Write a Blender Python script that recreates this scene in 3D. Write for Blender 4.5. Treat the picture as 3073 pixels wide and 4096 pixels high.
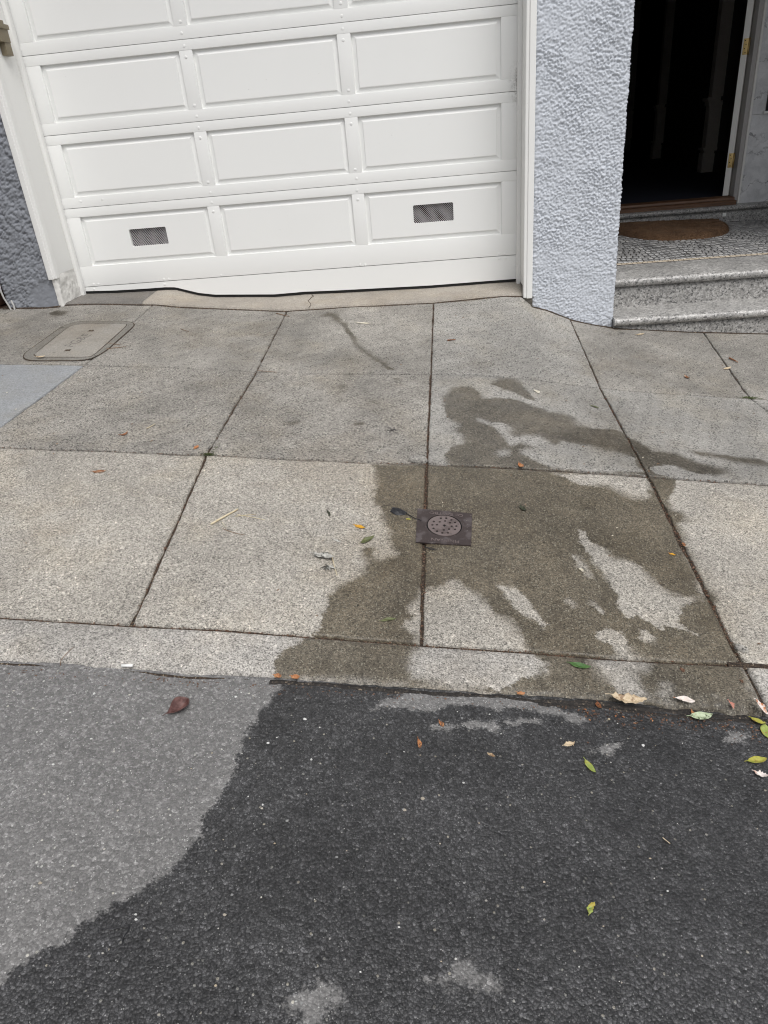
import bpy, bmesh, math, random
import numpy as np
from mathutils import Vector, Matrix
random.seed(7); RNG=np.random.default_rng(11)
scene=bpy.context.scene
for o in list(bpy.data.objects): bpy.data.objects.remove(o)
COL=scene.collection
# ------------------------------------------------------------------ camera
cam_d=bpy.data.cameras.new('camera'); cam=bpy.data.objects.new('camera',cam_d); COL.objects.link(cam); scene.camera=cam
cam_d.sensor_fit='VERTICAL'; cam_d.sensor_height=36; cam_d.lens=24.952; cam_d.clip_start=.05; cam_d.clip_end=600
_r=Vector((.994929,.059980,-.080733)); _d=Vector((-.043155,-.470465,-.881363)); _f=Vector((-.090846,.880378,-.465491))
_m=Matrix((( _r.x,-_d.x,-_f.x),(_r.y,-_d.y,-_f.y),(_r.z,-_d.z,-_f.z)))
cam.matrix_world=Matrix.Translation((2.38509,-4.78702,.72593))@_m.to_4x4()
scene.render.resolution_x=768; scene.render.resolution_y=1024
# ------------------------------------------------------------------ light
SUN_DIR=Vector((.26,-.52,1.0)).normalized()          # towards the sun, veiled by cloud
w=bpy.data.worlds.new('World'); scene.world=w; w.use_nodes=True
wt=w.node_tree; wt.nodes.clear()
sky=wt.nodes.new('ShaderNodeTexSky'); sky.sky_type='NISHITA'; sky.sun_disc=False
sky.sun_elevation=math.asin(SUN_DIR.z); sky.sun_rotation=math.atan2(SUN_DIR.x,SUN_DIR.y)
sky.air_density=1.0; sky.dust_density=4.0; sky.ozone_density=1.0
hs=wt.nodes.new('ShaderNodeHueSaturation'); hs.inputs['Saturation'].default_value=.28
bg=wt.nodes.new('ShaderNodeBackground'); bg.inputs['Strength'].default_value=.115
wo=wt.nodes.new('ShaderNodeOutputWorld')
wt.links.new(sky.outputs[0],hs.inputs['Color']); wt.links.new(hs.outputs[0],bg.inputs[0]); wt.links.new(bg.outputs[0],wo.inputs[0])
sd=bpy.data.lights.new('sun','SUN'); sd.energy=1.5; sd.angle=math.radians(32); sd.color=(1,.985,.965)
sun=bpy.data.objects.new('sun',sd); COL.objects.link(sun)
sun.rotation_euler=SUN_DIR.to_track_quat('Z','Y').to_euler()
scene.view_settings.view_transform='Standard'; scene.view_settings.look='None'; scene.view_settings.gamma=1
scene.view_settings.use_curve_mapping=False; scene.view_settings.exposure=0.18
scene.render.engine='CYCLES'; scene.cycles.pixel_filter_type='BLACKMAN_HARRIS'; scene.cycles.filter_width=1.1
# ------------------------------------------------------------------ surveyed layout (metres)
ROWS=[(-0.29, [-0.6225, -0.4362, -0.1286, 0.0099, 0.2024, 0.5888, 0.747, 1.0362, 1.4266, 1.8095, 2.3496, 2.7808, 2.8874, 2.9498, 3.0403, 3.1915, 3.3197, 3.4277, 3.8834, 4.3833], [-0.0334, -0.0432, -0.0613, -0.0562, -0.0635, -0.0958, -0.1211, -0.1524, -0.1933, -0.1936, -0.2051, -0.1929, -0.2031, -0.2631, -0.2917, -0.3613, -0.3984, -0.4228, -0.4759, -0.5205]), (-1.24, [-0.0896, 0.0601, 0.5187, 1.0189, 1.4196, 1.8023, 2.3236, 2.5984, 2.9438, 3.1793, 3.4073, 3.8089, 4.0175], [-0.1482, -0.164, -0.1993, -0.2434, -0.2933, -0.3271, -0.3622, -0.3867, -0.4423, -0.4861, -0.5246, -0.5759, -0.6008]), (-2.185, [0.5587, 1.4218, 1.7957, 2.3068, 2.5946, 2.8492, 3.1783, 3.6404], [-0.2704, -0.351, -0.3929, -0.44, -0.4676, -0.4966, -0.5412, -0.5998]), (-3.15, [1.0481, 1.4399, 1.724, 2.2884, 2.5855, 2.7948, 2.9594, 3.1805, 3.2705], [-0.4352, -0.4797, -0.5065, -0.5796, -0.6146, -0.6441, -0.6619, -0.6821, -0.6916]), (-3.31, [1.1306, 1.4594, 1.675, 2.0296, 2.3283, 2.634, 2.8007, 3.0315, 3.1763], [-0.4587, -0.4965, -0.5258, -0.5605, -0.6014, -0.6324, -0.6531, -0.6768, -0.6934])]
WET=[[(2.095, -2.205), (2.307, -2.181), (2.595, -2.177), (2.85, -2.179), (3.18, -2.177), (3.197, -2.19), (3.281, -2.195), (3.26, -2.248), (3.215, -2.332), (3.208, -2.398), (3.244, -2.421), (3.247, -2.465), (3.212, -2.495), (3.208, -2.563), (3.196, -2.597), (3.196, -2.705), (3.197, -2.792), (3.223, -2.873), (3.196, -2.914), (3.196, -3.008), (3.204, -3.083), (3.207, -3.144), (3.198, -3.235), (3.201, -3.31), (3.063, -3.335), (2.874, -3.33), (2.683, -3.326), (2.567, -3.32), (2.53, -3.31), (2.328, -3.311), (2.165, -3.31), (2.029, -3.313), (1.895, -3.31), (1.884, -3.271), (1.888, -3.234), (1.926, -3.193), (1.965, -3.149), (1.994, -3.11), (1.993, -3.067), (2.002, -3.02), (2.0, -2.966), (2.029, -2.929), (2.082, -2.881), (2.099, -2.85), (2.101, -2.804), (2.093, -2.727), (2.126, -2.724), (2.135, -2.786), (2.165, -2.783), (2.208, -2.752), (2.182, -2.71), (2.175, -2.67), (2.181, -2.627), (2.155, -2.595), (2.149, -2.524), (2.117, -2.48), (2.106, -2.433), (2.112, -2.342), (2.103, -2.248)], [(2.42, -1.414), (2.482, -1.387), (2.543, -1.405), (2.571, -1.522), (2.666, -1.506), (2.734, -1.514), (2.796, -1.564), (2.872, -1.621), (2.865, -1.623), (2.938, -1.625), (2.975, -1.67), (2.978, -1.739), (3.044, -1.767), (3.124, -1.757), (3.171, -1.773), (3.186, -1.828), (3.225, -1.869), (3.261, -1.942), (3.358, -1.956), (3.433, -2.034), (3.515, -2.08), (3.499, -2.125), (3.45, -2.139), (3.399, -2.139), (3.346, -2.105), (3.292, -2.071), (3.213, -2.097), (3.205, -2.154), (3.292, -2.182), (3.265, -2.231), (3.211, -2.203), (3.166, -2.179), (2.974, -2.195), (2.784, -2.2), (2.594, -2.196), (2.536, -2.19), (2.378, -2.201), (2.393, -2.172), (2.38, -2.112), (2.396, -2.048), (2.458, -1.995), (2.461, -1.927), (2.423, -1.878), (2.449, -1.823), (2.426, -1.788), (2.395, -1.753), (2.388, -1.657), (2.382, -1.536)], [(2.618, -1.34), (2.668, -1.27), (2.735, -1.242), (2.773, -1.304), (2.797, -1.413), (2.83, -1.494), (2.786, -1.503), (2.734, -1.427), (2.676, -1.395)], [(3.424, -1.914), (3.488, -1.928), (3.564, -1.94), (3.626, -1.954), (3.69, -1.961), (3.716, -1.995), (3.704, -2.026), (3.642, -2.018), (3.577, -1.998), (3.507, -1.971), (3.444, -1.958)], [(1.651, -0.421), (1.725, -0.445), (1.753, -0.523), (1.803, -0.577), (1.84, -0.69), (1.879, -0.776), (1.899, -0.876), (1.951, -0.976), (2.017, -1.068), (2.068, -1.135), (2.116, -1.203), (2.129, -1.187), (2.086, -1.114), (2.033, -1.048), (1.97, -0.952), (1.916, -0.855), (1.899, -0.75), (1.86, -0.663), (1.823, -0.549), (1.779, -0.487), (1.762, -0.392), (1.694, -0.357)], [(-0.046, -0.429), (-0.005, -0.388), (0.077, -0.414), (0.078, -0.497), (0.013, -0.503)], [(1.741, -1.845), (1.737, -1.855), (1.723, -1.863), (1.706, -1.863), (1.692, -1.857), (1.687, -1.847), (1.694, -1.836), (1.71, -1.831), (1.728, -1.832), (1.739, -1.84)], [(1.898, -1.411), (1.897, -1.421), (1.89, -1.427), (1.882, -1.426), (1.875, -1.419), (1.873, -1.409), (1.876, -1.399), (1.883, -1.395), (1.892, -1.398), (1.897, -1.407)], [(2.025, -1.834), (2.021, -1.844), (2.009, -1.851), (1.994, -1.851), (1.983, -1.844), (1.98, -1.833), (1.987, -1.823), (2.0, -1.818), (2.014, -1.821), (2.023, -1.829)], [(1.92, -1.256), (1.918, -1.264), (1.911, -1.268), (1.903, -1.268), (1.896, -1.262), (1.894, -1.254), (1.897, -1.247), (1.905, -1.244), (1.913, -1.246), (1.919, -1.253)], [(2.168, -1.309), (2.164, -1.316), (2.155, -1.32), (2.143, -1.32), (2.134, -1.315), (2.132, -1.307), (2.138, -1.3), (2.149, -1.297), (2.16, -1.299), (2.167, -1.305)], [(2.509, -3.224), (2.504, -3.234), (2.492, -3.241), (2.478, -3.241), (2.469, -3.234), (2.468, -3.224), (2.475, -3.214), (2.489, -3.209), (2.502, -3.211), (2.509, -3.219)], [(2.457, -3.253), (2.454, -3.259), (2.447, -3.262), (2.439, -3.263), (2.434, -3.259), (2.433, -3.254), (2.437, -3.249), (2.445, -3.246), (2.453, -3.247), (2.457, -3.251)], [(2.398, -3.236), (2.394, -3.248), (2.386, -3.256), (2.377, -3.255), (2.37, -3.247), (2.369, -3.234), (2.374, -3.223), (2.383, -3.217), (2.392, -3.22), (2.398, -3.23)], [(2.436, -3.186), (2.434, -3.191), (2.429, -3.194), (2.424, -3.194), (2.42, -3.191), (2.419, -3.186), (2.422, -3.182), (2.427, -3.18), (2.433, -3.181), (2.436, -3.184)]]
DRY=[[(2.81, -2.213), (2.871, -2.262), (2.918, -2.281), (2.999, -2.266), (3.035, -2.305), (3.083, -2.338), (3.141, -2.345), (3.179, -2.181), (3.038, -2.185)], [(2.839, -2.563), (2.856, -2.566), (2.863, -2.613), (2.893, -2.638), (2.939, -2.702), (2.977, -2.71), (3.015, -2.751), (3.039, -2.805), (3.066, -2.845), (3.087, -2.87), (3.113, -2.875), (3.156, -2.868), (3.161, -2.881), (3.112, -2.908), (3.088, -2.929), (3.077, -2.961), (3.076, -3.004), (3.116, -3.043), (3.075, -3.022), (3.038, -3.013), (3.002, -3.021), (2.976, -2.987), (2.944, -2.971), (2.913, -2.974), (2.898, -2.937), (2.907, -2.898), (2.9, -2.845), (2.883, -2.791), (2.86, -2.736), (2.853, -2.692), (2.84, -2.631)], [(2.529, -2.879), (2.571, -2.886), (2.615, -2.916), (2.628, -2.967), (2.65, -3.01), (2.669, -3.032), (2.645, -3.044), (2.621, -3.019), (2.58, -2.979), (2.561, -2.941)], [(2.29, -2.914), (2.361, -2.894), (2.386, -2.86), (2.415, -2.864), (2.432, -2.905), (2.469, -2.922), (2.485, -2.961), (2.527, -3.009), (2.565, -3.037), (2.579, -3.079), (2.582, -3.091), (2.596, -3.124), (2.605, -3.158), (2.643, -3.19), (2.62, -3.24), (2.556, -3.257), (2.533, -3.286), (2.491, -3.3), (2.41, -3.296), (2.312, -3.287), (2.263, -3.279), (2.254, -3.249), (2.263, -3.191), (2.287, -3.158), (2.273, -3.112), (2.241, -3.085), (2.228, -3.074), (2.277, -3.038), (2.272, -3.032), (2.24, -3.009), (2.262, -2.974), (2.285, -2.938)], [(2.81, -3.048), (2.843, -3.034), (2.877, -3.037), (2.899, -3.053), (2.888, -3.083), (2.895, -3.11), (2.904, -3.143), (2.933, -3.157), (2.921, -3.188), (2.889, -3.203), (2.891, -3.242), (2.896, -3.286), (2.879, -3.309), (2.843, -3.296), (2.812, -3.26), (2.787, -3.229), (2.786, -3.194), (2.767, -3.162), (2.854, -3.141), (2.859, -3.119), (2.823, -3.088), (2.806, -3.066)], [(2.943, -3.032), (2.969, -3.03), (2.975, -3.058), (2.957, -3.08), (2.934, -3.067)], [(2.944, -3.238), (2.963, -3.242), (2.968, -3.28), (2.95, -3.303), (2.936, -3.283)], [(2.802, -2.708), (2.816, -2.71), (2.821, -2.739), (2.83, -2.768), (2.838, -2.802), (2.826, -2.789), (2.807, -2.762), (2.8, -2.734)], [(3.183, -2.794), (3.188, -2.807), (3.187, -2.869), (3.178, -2.87), (3.177, -2.829)], [(2.743, -2.926), (2.76, -2.931), (2.764, -2.949), (2.749, -2.945)], [(2.816, -2.922), (2.831, -2.937), (2.85, -2.966), (2.843, -2.967), (2.825, -2.943)], [(2.625, -1.834), (2.646, -1.831), (2.664, -1.868), (2.673, -1.913), (2.73, -1.893), (2.787, -1.885), (2.815, -1.927), (2.843, -1.969), (2.884, -1.922), (2.923, -1.935), (2.996, -1.945), (3.071, -1.976), (3.12, -1.997), (3.157, -2.034), (3.159, -2.105), (3.164, -2.153), (2.978, -2.176), (2.851, -2.175), (2.76, -2.139), (2.684, -2.065), (2.71, -2.012), (2.764, -2.005), (2.702, -1.962), (2.651, -1.998), (2.631, -1.926)], [(2.516, -1.754), (2.541, -1.742), (2.571, -1.774), (2.642, -1.786), (2.677, -1.835), (2.64, -1.894), (2.66, -1.933), (2.72, -1.942), (2.63, -1.921), (2.605, -1.846), (2.569, -1.805), (2.531, -1.771)], [(2.587, -2.081), (2.628, -2.028), (2.649, -2.042), (2.637, -2.09), (2.6, -2.103)]]
AWET=[[(1.931, -3.31), (1.91, -3.362), (1.889, -3.407), (1.876, -3.458), (1.857, -3.499), (1.856, -3.545), (1.863, -3.595), (1.859, -3.643), (1.853, -3.683), (1.835, -3.728), (1.828, -3.776), (1.833, -3.809), (1.817, -3.849), (1.799, -3.881), (1.777, -3.913), (1.748, -3.944), (1.725, -3.964), (1.702, -3.984), (1.673, -4.008), (1.668, -4.035), (1.641, -4.058), (1.611, -4.073), (1.598, -4.094), (1.588, -4.114), (1.577, -4.13), (1.227, -4.58), (1.277, -6.13), (6.0, -6.13), (6.0, -3.2), (3.2, -3.2)]]
ADRY=[[(2.17, -3.385), (2.217, -3.342), (2.26, -3.317), (2.318, -3.321), (2.375, -3.311), (2.458, -3.318), (2.546, -3.32), (2.608, -3.324), (2.645, -3.33), (2.666, -3.354), (2.695, -3.369), (2.725, -3.37), (2.715, -3.393), (2.678, -3.397), (2.657, -3.373), (2.603, -3.369), (2.542, -3.357), (2.504, -3.366), (2.43, -3.357), (2.362, -3.358), (2.324, -3.384), (2.281, -3.39), (2.232, -3.386), (2.171, -3.399)], [(2.324, -3.439), (2.373, -3.427), (2.427, -3.418), (2.476, -3.41), (2.486, -3.434), (2.467, -3.452), (2.444, -3.442), (2.396, -3.436), (2.348, -3.454), (2.324, -3.456)], [(2.506, -3.412), (2.551, -3.391), (2.575, -3.396), (2.598, -3.4), (2.567, -3.411), (2.524, -3.42)], [(2.708, -3.475), (2.772, -3.461), (2.788, -3.467), (2.752, -3.498), (2.707, -3.493)], [(3.068, -3.395), (3.112, -3.374), (3.138, -3.384), (3.105, -3.406), (3.059, -3.418)], [(2.298, -4.062), (2.34, -4.052), (2.357, -4.038), (2.387, -4.034), (2.408, -4.045), (2.428, -4.06), (2.439, -4.073), (2.402, -4.074), (2.377, -4.066), (2.344, -4.068), (2.307, -4.068)], [(2.125, -4.081), (2.15, -4.093), (2.164, -4.111), (2.143, -4.127), (2.134, -4.149), (2.104, -4.148), (2.091, -4.139), (2.067, -4.13), (2.075, -4.115), (2.1, -4.102)]]
ITEMS={'maroon': ((1.6481, -3.4716), (1.6883, -3.415)), 'rustL': ((1.0127, -2.349), (1.0633, -2.3395)), 'rust2': ((1.011, -2.0518), (1.0327, -2.0152)), 'or1': ((1.3544, -2.1429), (1.3618, -2.1107)), 'or2': ((2.6735, -2.1558), (2.6816, -2.1933)), 'yellow': ((2.0522, -2.6101), (2.0898, -2.6244)), 'olive': ((2.0837, -2.7131), (2.1267, -2.6739)), 'smallgrey': ((1.9454, -2.5313), (1.9609, -2.5706)), 'pale1': ((1.9876, -2.6953), (2.0146, -2.7065)), 'dried': ((1.9324, -2.7932), (2.0018, -2.8116)), 'sprig': ((1.9534, -2.8414), (2.0019, -2.8536)), 'straw1': ((1.989, -2.779), (2.0183, -2.8813)), 'twigA': ((1.5533, -2.6525), (1.6277, -2.5557)), 'twigB': ((1.6264, -2.596), (1.6974, -2.5763)), 'twigC': ((1.6301, -2.5854), (1.734, -2.6086)), 'twigD': ((1.5893, -2.6363), (1.611, -2.6643)), 'twigE': ((1.5994, -2.6705), (1.6822, -2.7006)), 'grn1': ((2.2316, -2.5574), (2.2484, -2.5585)), 'darkolive': ((2.1693, -3.0688), (2.2137, -3.0537)), 'kerbgreen': ((2.7073, -3.1858), (2.7647, -3.1966)), 'redbrown': ((3.0186, -3.1736), (3.0233, -3.192)), 'smallbr': ((3.1697, -3.2094), (3.1754, -3.2211)), 'tanbig': ((2.797, -3.3013), (2.8896, -3.31)), 'browngut': ((2.7592, -3.3155), (2.7648, -3.3403)), 'curlwhite': ((2.9699, -3.3003), (3.0153, -3.31)), 'palegreen': ((2.9952, -3.3431), (3.058, -3.3291)), 'orsm': ((3.0069, -3.3185), (3.0131, -3.3363)), 'redpink': ((3.1019, -3.3091), (3.1199, -3.3109)), 'curl2': ((3.1776, -3.2988), (3.2065, -3.3207)), 'yg': ((3.1602, -3.3249), (3.1918, -3.3407)), 'gredge': ((3.1926, -3.3388), (3.1785, -3.3909)), 'oy': ((3.093, -3.4789), (3.1453, -3.4642)), 'crump': ((3.0932, -3.5157), (3.122, -3.5287)), 'lime': ((2.688, -3.5248), (2.7056, -3.5641)), 'ora': ((2.2842, -3.4914), (2.2882, -3.523)), 'orb': ((2.3374, -3.4238), (2.3481, -3.4448)), 'tanc': ((2.4535, -3.5221), (2.4717, -3.5313)), 'tand': ((2.6445, -3.4818), (2.6736, -3.4677)), 'limesm': ((2.6222, -3.9196), (2.6375, -3.8951)), 'straw2': ((2.8159, -3.7281), (2.828, -3.7419)), 'gutA': ((1.8911, -3.31), (1.9119, -3.31)), 'gutB': ((1.9378, -3.31), (1.9613, -3.31)), 'gutC': ((2.5471, -3.31), (2.568, -3.31)), 'pod': ((1.8885, -0.5636), (1.9763, -0.5902)), 'stick1': ((2.4183, -0.8476), (2.4635, -0.8409)), 'pale2': ((2.8302, -1.3808), (2.8478, -1.4212)), 'olive2': ((3.0795, -1.5057), (3.1141, -1.5311)), 'tan3': ((3.5609, -0.4139), (3.6126, -0.3876)), 'orbr': ((3.6712, -1.0069), (3.6846, -1.0445)), 'stub': ((4.0, -0.7269), (4.0275, -0.7857)), 'tan4': ((3.9186, -0.8809), (3.9658, -0.8496)), 'yel2': ((3.1265, -2.6661), (3.145, -2.6736)), 'orj': ((3.1892, -2.6012), (3.191, -2.621)), 'whitegr': ((2.8048, -2.7696), (2.8162, -2.7865)), 'darkgr': ((2.6473, -2.4441), (2.666, -2.4777)), 'butt': ((1.471, -3.3096), (1.5027, -3.31)), 'stemk': ((1.2999, -3.3154), (1.315, -3.2529)), 'hair1': ((1.7099, -4.024), (1.7594, -4.0144)), 'hair2': ((1.7594, -4.0144), (1.7573, -4.0471)), 'rag': ((2.1781, -2.5056), (2.2343, -2.5266)), 'ragstem': ((2.2321, -2.5268), (2.287, -2.5695)), 'ragtail': ((2.1372, -2.4978), (2.1784, -2.4851)), 'strings': ((2.3024, -2.7115), (2.3339, -2.719)), 'st1': ((0.8624, -0.6791), (0.925, -0.722)), 'st2': ((0.5189, -0.9413), (0.6094, -0.9645)), 'st3': ((0.5544, -1.0291), (0.6507, -0.9891)), 'lidleaf': ((0.2296, -1.1769), (0.2778, -1.1655)), 'st4': ((1.3648, -0.3426), (1.4597, -0.4016)), 'st5': ((1.0986, -1.9719), (1.1195, -1.9224)), 'st6': ((1.4266, -1.2333), (1.5333, -1.2486)), 'weed': ((2.1303, -1.9112), (2.1919, -1.8811)), 'chip': ((2.2339, -2.1612), (2.3101, -2.1604)), 'chip2': ((3.2007, -3.0808), (3.236, -3.099))}
PLATE=[(2.2718, -2.4943), (2.4694, -2.5096), (2.4558, -2.6906), (2.2675, -2.6887)]
METER_OUT=[(0.123, -1.1246), (0.1586, -0.6717), (0.2245, -0.6039), (0.5284, -0.5913), (0.5908, -0.643), (0.5667, -1.0695), (0.5181, -1.1951), (0.1799, -1.2096)]
METER_IN=[(0.1925, -1.1567), (0.2063, -0.7133), (0.2383, -0.661), (0.5235, -0.6468), (0.5402, -0.673), (0.5182, -1.129), (0.4896, -1.1467)]
BOLTS=[(0.988, 1.398), (0.984, 1.343), (0.986, 1.281), (0.984, 1.227), (0.984, 0.983), (0.985, 0.926), (0.985, 0.865), (0.983, 0.812), (0.984, 0.567), (0.987, 0.507), (0.984, 0.45), (0.983, 0.398), (0.008, 1.392), (0.013, 1.345), (0.011, 1.279), (0.01, 0.926), (0.011, 0.813), (0.009, 0.569), (0.014, 0.512), (0.014, 0.451), (0.01, 0.399), (0.142, 0.522), (0.284, 0.523), (0.083, 0.015), (0.117, 0.013), (0.076, -0.017), (0.57, 0.013), (0.604, 0.011), (0.566, -0.021), (0.959, 0.012), (2.885, 1.273), (2.885, 1.228), (2.887, 0.983), (2.886, 0.928), (2.883, 0.811), (2.885, 0.565), (2.885, 0.512), (2.88, 0.448), (2.881, 0.14), (2.775, 0.015), (2.811, 0.012), (2.775, -0.017), (2.814, -0.02), (2.877, -0.033), (2.875, -0.066), (1.909, 1.401), (1.909, 1.343), (1.906, 1.284), (1.905, 1.229), (1.909, 0.983), (1.906, 0.927), (1.907, 0.865), (1.907, 0.812), (1.907, 0.566), (1.91, 0.516), (1.906, 0.451), (1.906, 0.397), (1.883, 0.011), (1.918, 0.008)]
VENTS=[[(0.403, 0.332), (0.656, 0.334), (0.656, 0.23), (0.404, 0.226)], [(2.241, 0.338), (2.498, 0.336), (2.498, 0.232), (2.242, 0.23)]]
DOORBOT=[(0.0, -0.03), (0.224, -0.04), (0.454, -0.043), (0.568, -0.043), (0.636, -0.048), (0.689, -0.065), (0.785, -0.095), (0.895, -0.114), (1.297, -0.14), (1.495, -0.137), (1.736, -0.144), (2.331, -0.155), (2.901, -0.152)]
# ------------------------------------------------------------------ ground height
_RX=[(y,np.array(a),np.array(b)) for y,a,b in ROWS]
def zrow(k,x):
    y,X,Z=_RX[k]; x=np.asarray(x,float)
    z=np.interp(x,X,Z); sl=-.108
    z=np.where(x<X[0],Z[0]+sl*(.45 if k==0 else 1)*(x-X[0]),z)
    return np.where(x>X[-1],Z[-1]+sl*(x-X[-1]),z)
def gz(x,y):
    x=np.asarray(x,float); y=np.asarray(y,float); x,y=np.broadcast_arrays(x,y)
    Ys=[r[0] for r in _RX]; out=zrow(0,x).copy()
    for k in range(4):
        t=np.clip((Ys[k]-y)/(Ys[k]-Ys[k+1]),0,1); a,b=zrow(k,x),zrow(k+1,x)
        s=y<Ys[k]; out=np.where(s,a*(1-t)+b*t,out)
    s=y<Ys[-1]; drop=.012+.022*np.clip((x-2.75)/.5,0,1)
    return np.where(s,zrow(4,x)-drop+.015*(Ys[-1]-y),out)
def g1(x,y): return float(gz(x,y))
# ------------------------------------------------------------------ numpy noise
def _hash(i,j,s=0):
    i=np.asarray(i,np.int64); j=np.asarray(j,np.int64)
    h=(i*374761393+j*668265263+s*974634777)&0xFFFFFFFF
    h=((h^(h>>13))*1274126177)&0xFFFFFFFF
    return ((h^(h>>16))&0xFFFFFF)/float(0xFFFFFF)
def vnoise(x,y,s=0):
    i=np.floor(x);j=np.floor(y);u=x-i;v=y-j;u=u*u*(3-2*u);v=v*v*(3-2*v);i=i.astype(np.int64);j=j.astype(np.int64)
    return (_hash(i,j,s)*(1-u)+_hash(i+1,j,s)*u)*(1-v)+(_hash(i,j+1,s)*(1-u)+_hash(i+1,j+1,s)*u)*v
def fbm(x,y,o=4,s=0):
    r=0;a=.5
    for k in range(o): r=r+a*(vnoise(x*2**k,y*2**k,s+k)-.5);a*=.5
    return r
def lumps(x,y,s=0,r0=.55,r1=.95):
    """rounded pebbles of uneven size, 0..1"""
    i=np.floor(x).astype(np.int64);j=np.floor(y).astype(np.int64);best=np.zeros(np.shape(x))
    for di in (-1,0,1):
        for dj in (-1,0,1):
            a=i+di;b=j+dj;px=a+_hash(a,b,s);py=b+_hash(a,b,s+5);r=r0+(r1-r0)*_hash(a,b,s+9)
            hgt=.45+.55*_hash(a,b,s+13)
            d2=((x-px)**2+(y-py)**2)/r**2
            best=np.maximum(best,hgt*np.clip(1-d2,0,1)**.7)
    return best
# ------------------------------------------------------------------ object helpers
def tag(o,label=None,cat=None,group=None,kind=None):
    if label:o['label']=label
    if cat:o['category']=cat
    if group:o['group']=group
    if kind:o['kind']=kind
    return o
def link(name,me,mat=None,parent=None,smooth=False):
    o=bpy.data.objects.new(name,me); COL.objects.link(o)
    if mat is not None and not me.materials: me.materials.append(mat)
    if parent is not None:
        o.parent=parent
        if parent.type=='EMPTY' and not parent.get('local'): o.matrix_parent_inverse=Matrix.Translation(-parent.location)
    if smooth and len(me.polygons): me.polygons.foreach_set('use_smooth',[True]*len(me.polygons))
    return o
def mesh(name,v,f,mat=None,parent=None,smooth=False):
    me=bpy.data.meshes.new(name); me.from_pydata([tuple(map(float,p)) for p in v],[],[tuple(map(int,q)) for q in f]); me.update()
    return link(name,me,mat,parent,smooth)
def empty(name,loc=(0,0,0)):
    o=bpy.data.objects.new(name,None); COL.objects.link(o); o.location=loc; o.empty_display_size=.1
    return o
class MB:
    def __init__(s): s.v=[];s.f=[]
    def add(s,v,f):
        n=len(s.v); s.v+=[tuple(p) for p in v]; s.f+=[tuple(i+n for i in q) for q in f]; return s
    def box(s,x0,x1,y0,y1,z0,z1):
        v=[(x,y,z) for z in (z0,z1) for y in (y0,y1) for x in (x0,x1)]
        return s.add(v,[(0,2,3,1),(4,5,7,6),(0,1,5,4),(2,6,7,3),(0,4,6,2),(1,3,7,5)])
    def tube(s,pts,r,n=7,cap=True):
        pts=[Vector(p) for p in pts]; rs=r if isinstance(r,(list,tuple)) else [r]*len(pts); v=[];f=[]
        for i,p in enumerate(pts):
            t=(pts[min(i+1,len(pts)-1)]-pts[max(i-1,0)]).normalized()
            a=t.orthogonal().normalized() if i==0 else (pa-t*pa.dot(t)).normalized(); pa=a; b=t.cross(a)
            for k in range(n):
                q=2*math.pi*k/n; v.append(p+(a*math.cos(q)+b*math.sin(q))*rs[i])
        for i in range(len(pts)-1):
            for k in range(n): f.append((i*n+k,i*n+(k+1)%n,(i+1)*n+(k+1)%n,(i+1)*n+k))
        if cap: f+= [tuple(range(n))[::-1],tuple(range((len(pts)-1)*n,len(pts)*n))]
        return s.add(v,f)
    def build(s,name,mat,parent=None,smooth=False,bevel=0,seg=2):
        o=mesh(name,s.v,s.f,mat,parent,smooth)
        bm=bmesh.new(); bm.from_mesh(o.data); bmesh.ops.recalc_face_normals(bm,faces=bm.faces)
        if bevel: bmesh.ops.bevel(bm,geom=list(bm.edges),offset=bevel,segments=seg,affect='EDGES',profile=.7)
        bm.to_mesh(o.data); bm.free()
        if bevel or smooth:
            o.data.polygons.foreach_set('use_smooth',[True]*len(o.data.polygons))
            if bevel: o.data.set_sharp_from_angle(angle=math.radians(35))
        return o
def grid_mesh(name,P,mat,parent=None,smooth=True,attrs=None):
    """P (n,m,3)"""
    n,m=P.shape[:2]; me=bpy.data.meshes.new(name)
    idx=np.arange(n*m).reshape(n,m); q=np.stack([idx[:-1,:-1],idx[1:,:-1],idx[1:,1:],idx[:-1,1:]],-1).reshape(-1,4)
    me.vertices.add(n*m); me.vertices.foreach_set('co',P.reshape(-1).astype(np.float32))
    me.loops.add(q.size); me.loops.foreach_set('vertex_index',q.reshape(-1).astype(np.int32))
    me.polygons.add(len(q)); me.polygons.foreach_set('loop_start',np.arange(0,q.size,4,dtype=np.int32)); me.polygons.foreach_set('loop_total',np.full(len(q),4,np.int32))
    me.update(calc_edges=True); me.validate()
    for k,a in (attrs or {}).items():
        at=me.attributes.new(k,'FLOAT','POINT'); at.data.foreach_set('value',np.asarray(a,np.float32).reshape(-1))
    return link(name,me,mat,parent,smooth)
def fill2d(name,loops,depth,mat,parent=None):
    """flat plate with holes: first loop is the outline (x,y), thickness depth upwards from 0"""
    cu=bpy.data.curves.new(name,'CURVE'); cu.dimensions='2D'; cu.fill_mode='BOTH'; cu.extrude=depth/2
    for lp in loops:
        sp=cu.splines.new('POLY'); sp.points.add(len(lp)-1); sp.use_cyclic_u=True
        for p,c in zip(sp.points,lp): p.co=(c[0],c[1],0,1)
    t=bpy.data.objects.new('tmp',cu); COL.objects.link(t)
    me=bpy.data.meshes.new_from_object(t); bpy.data.objects.remove(t); bpy.data.curves.remove(cu)
    me.name=name
    for v in me.vertices: v.co.z+=depth/2
    me.materials.clear()
    return link(name,me,mat,parent)
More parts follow.
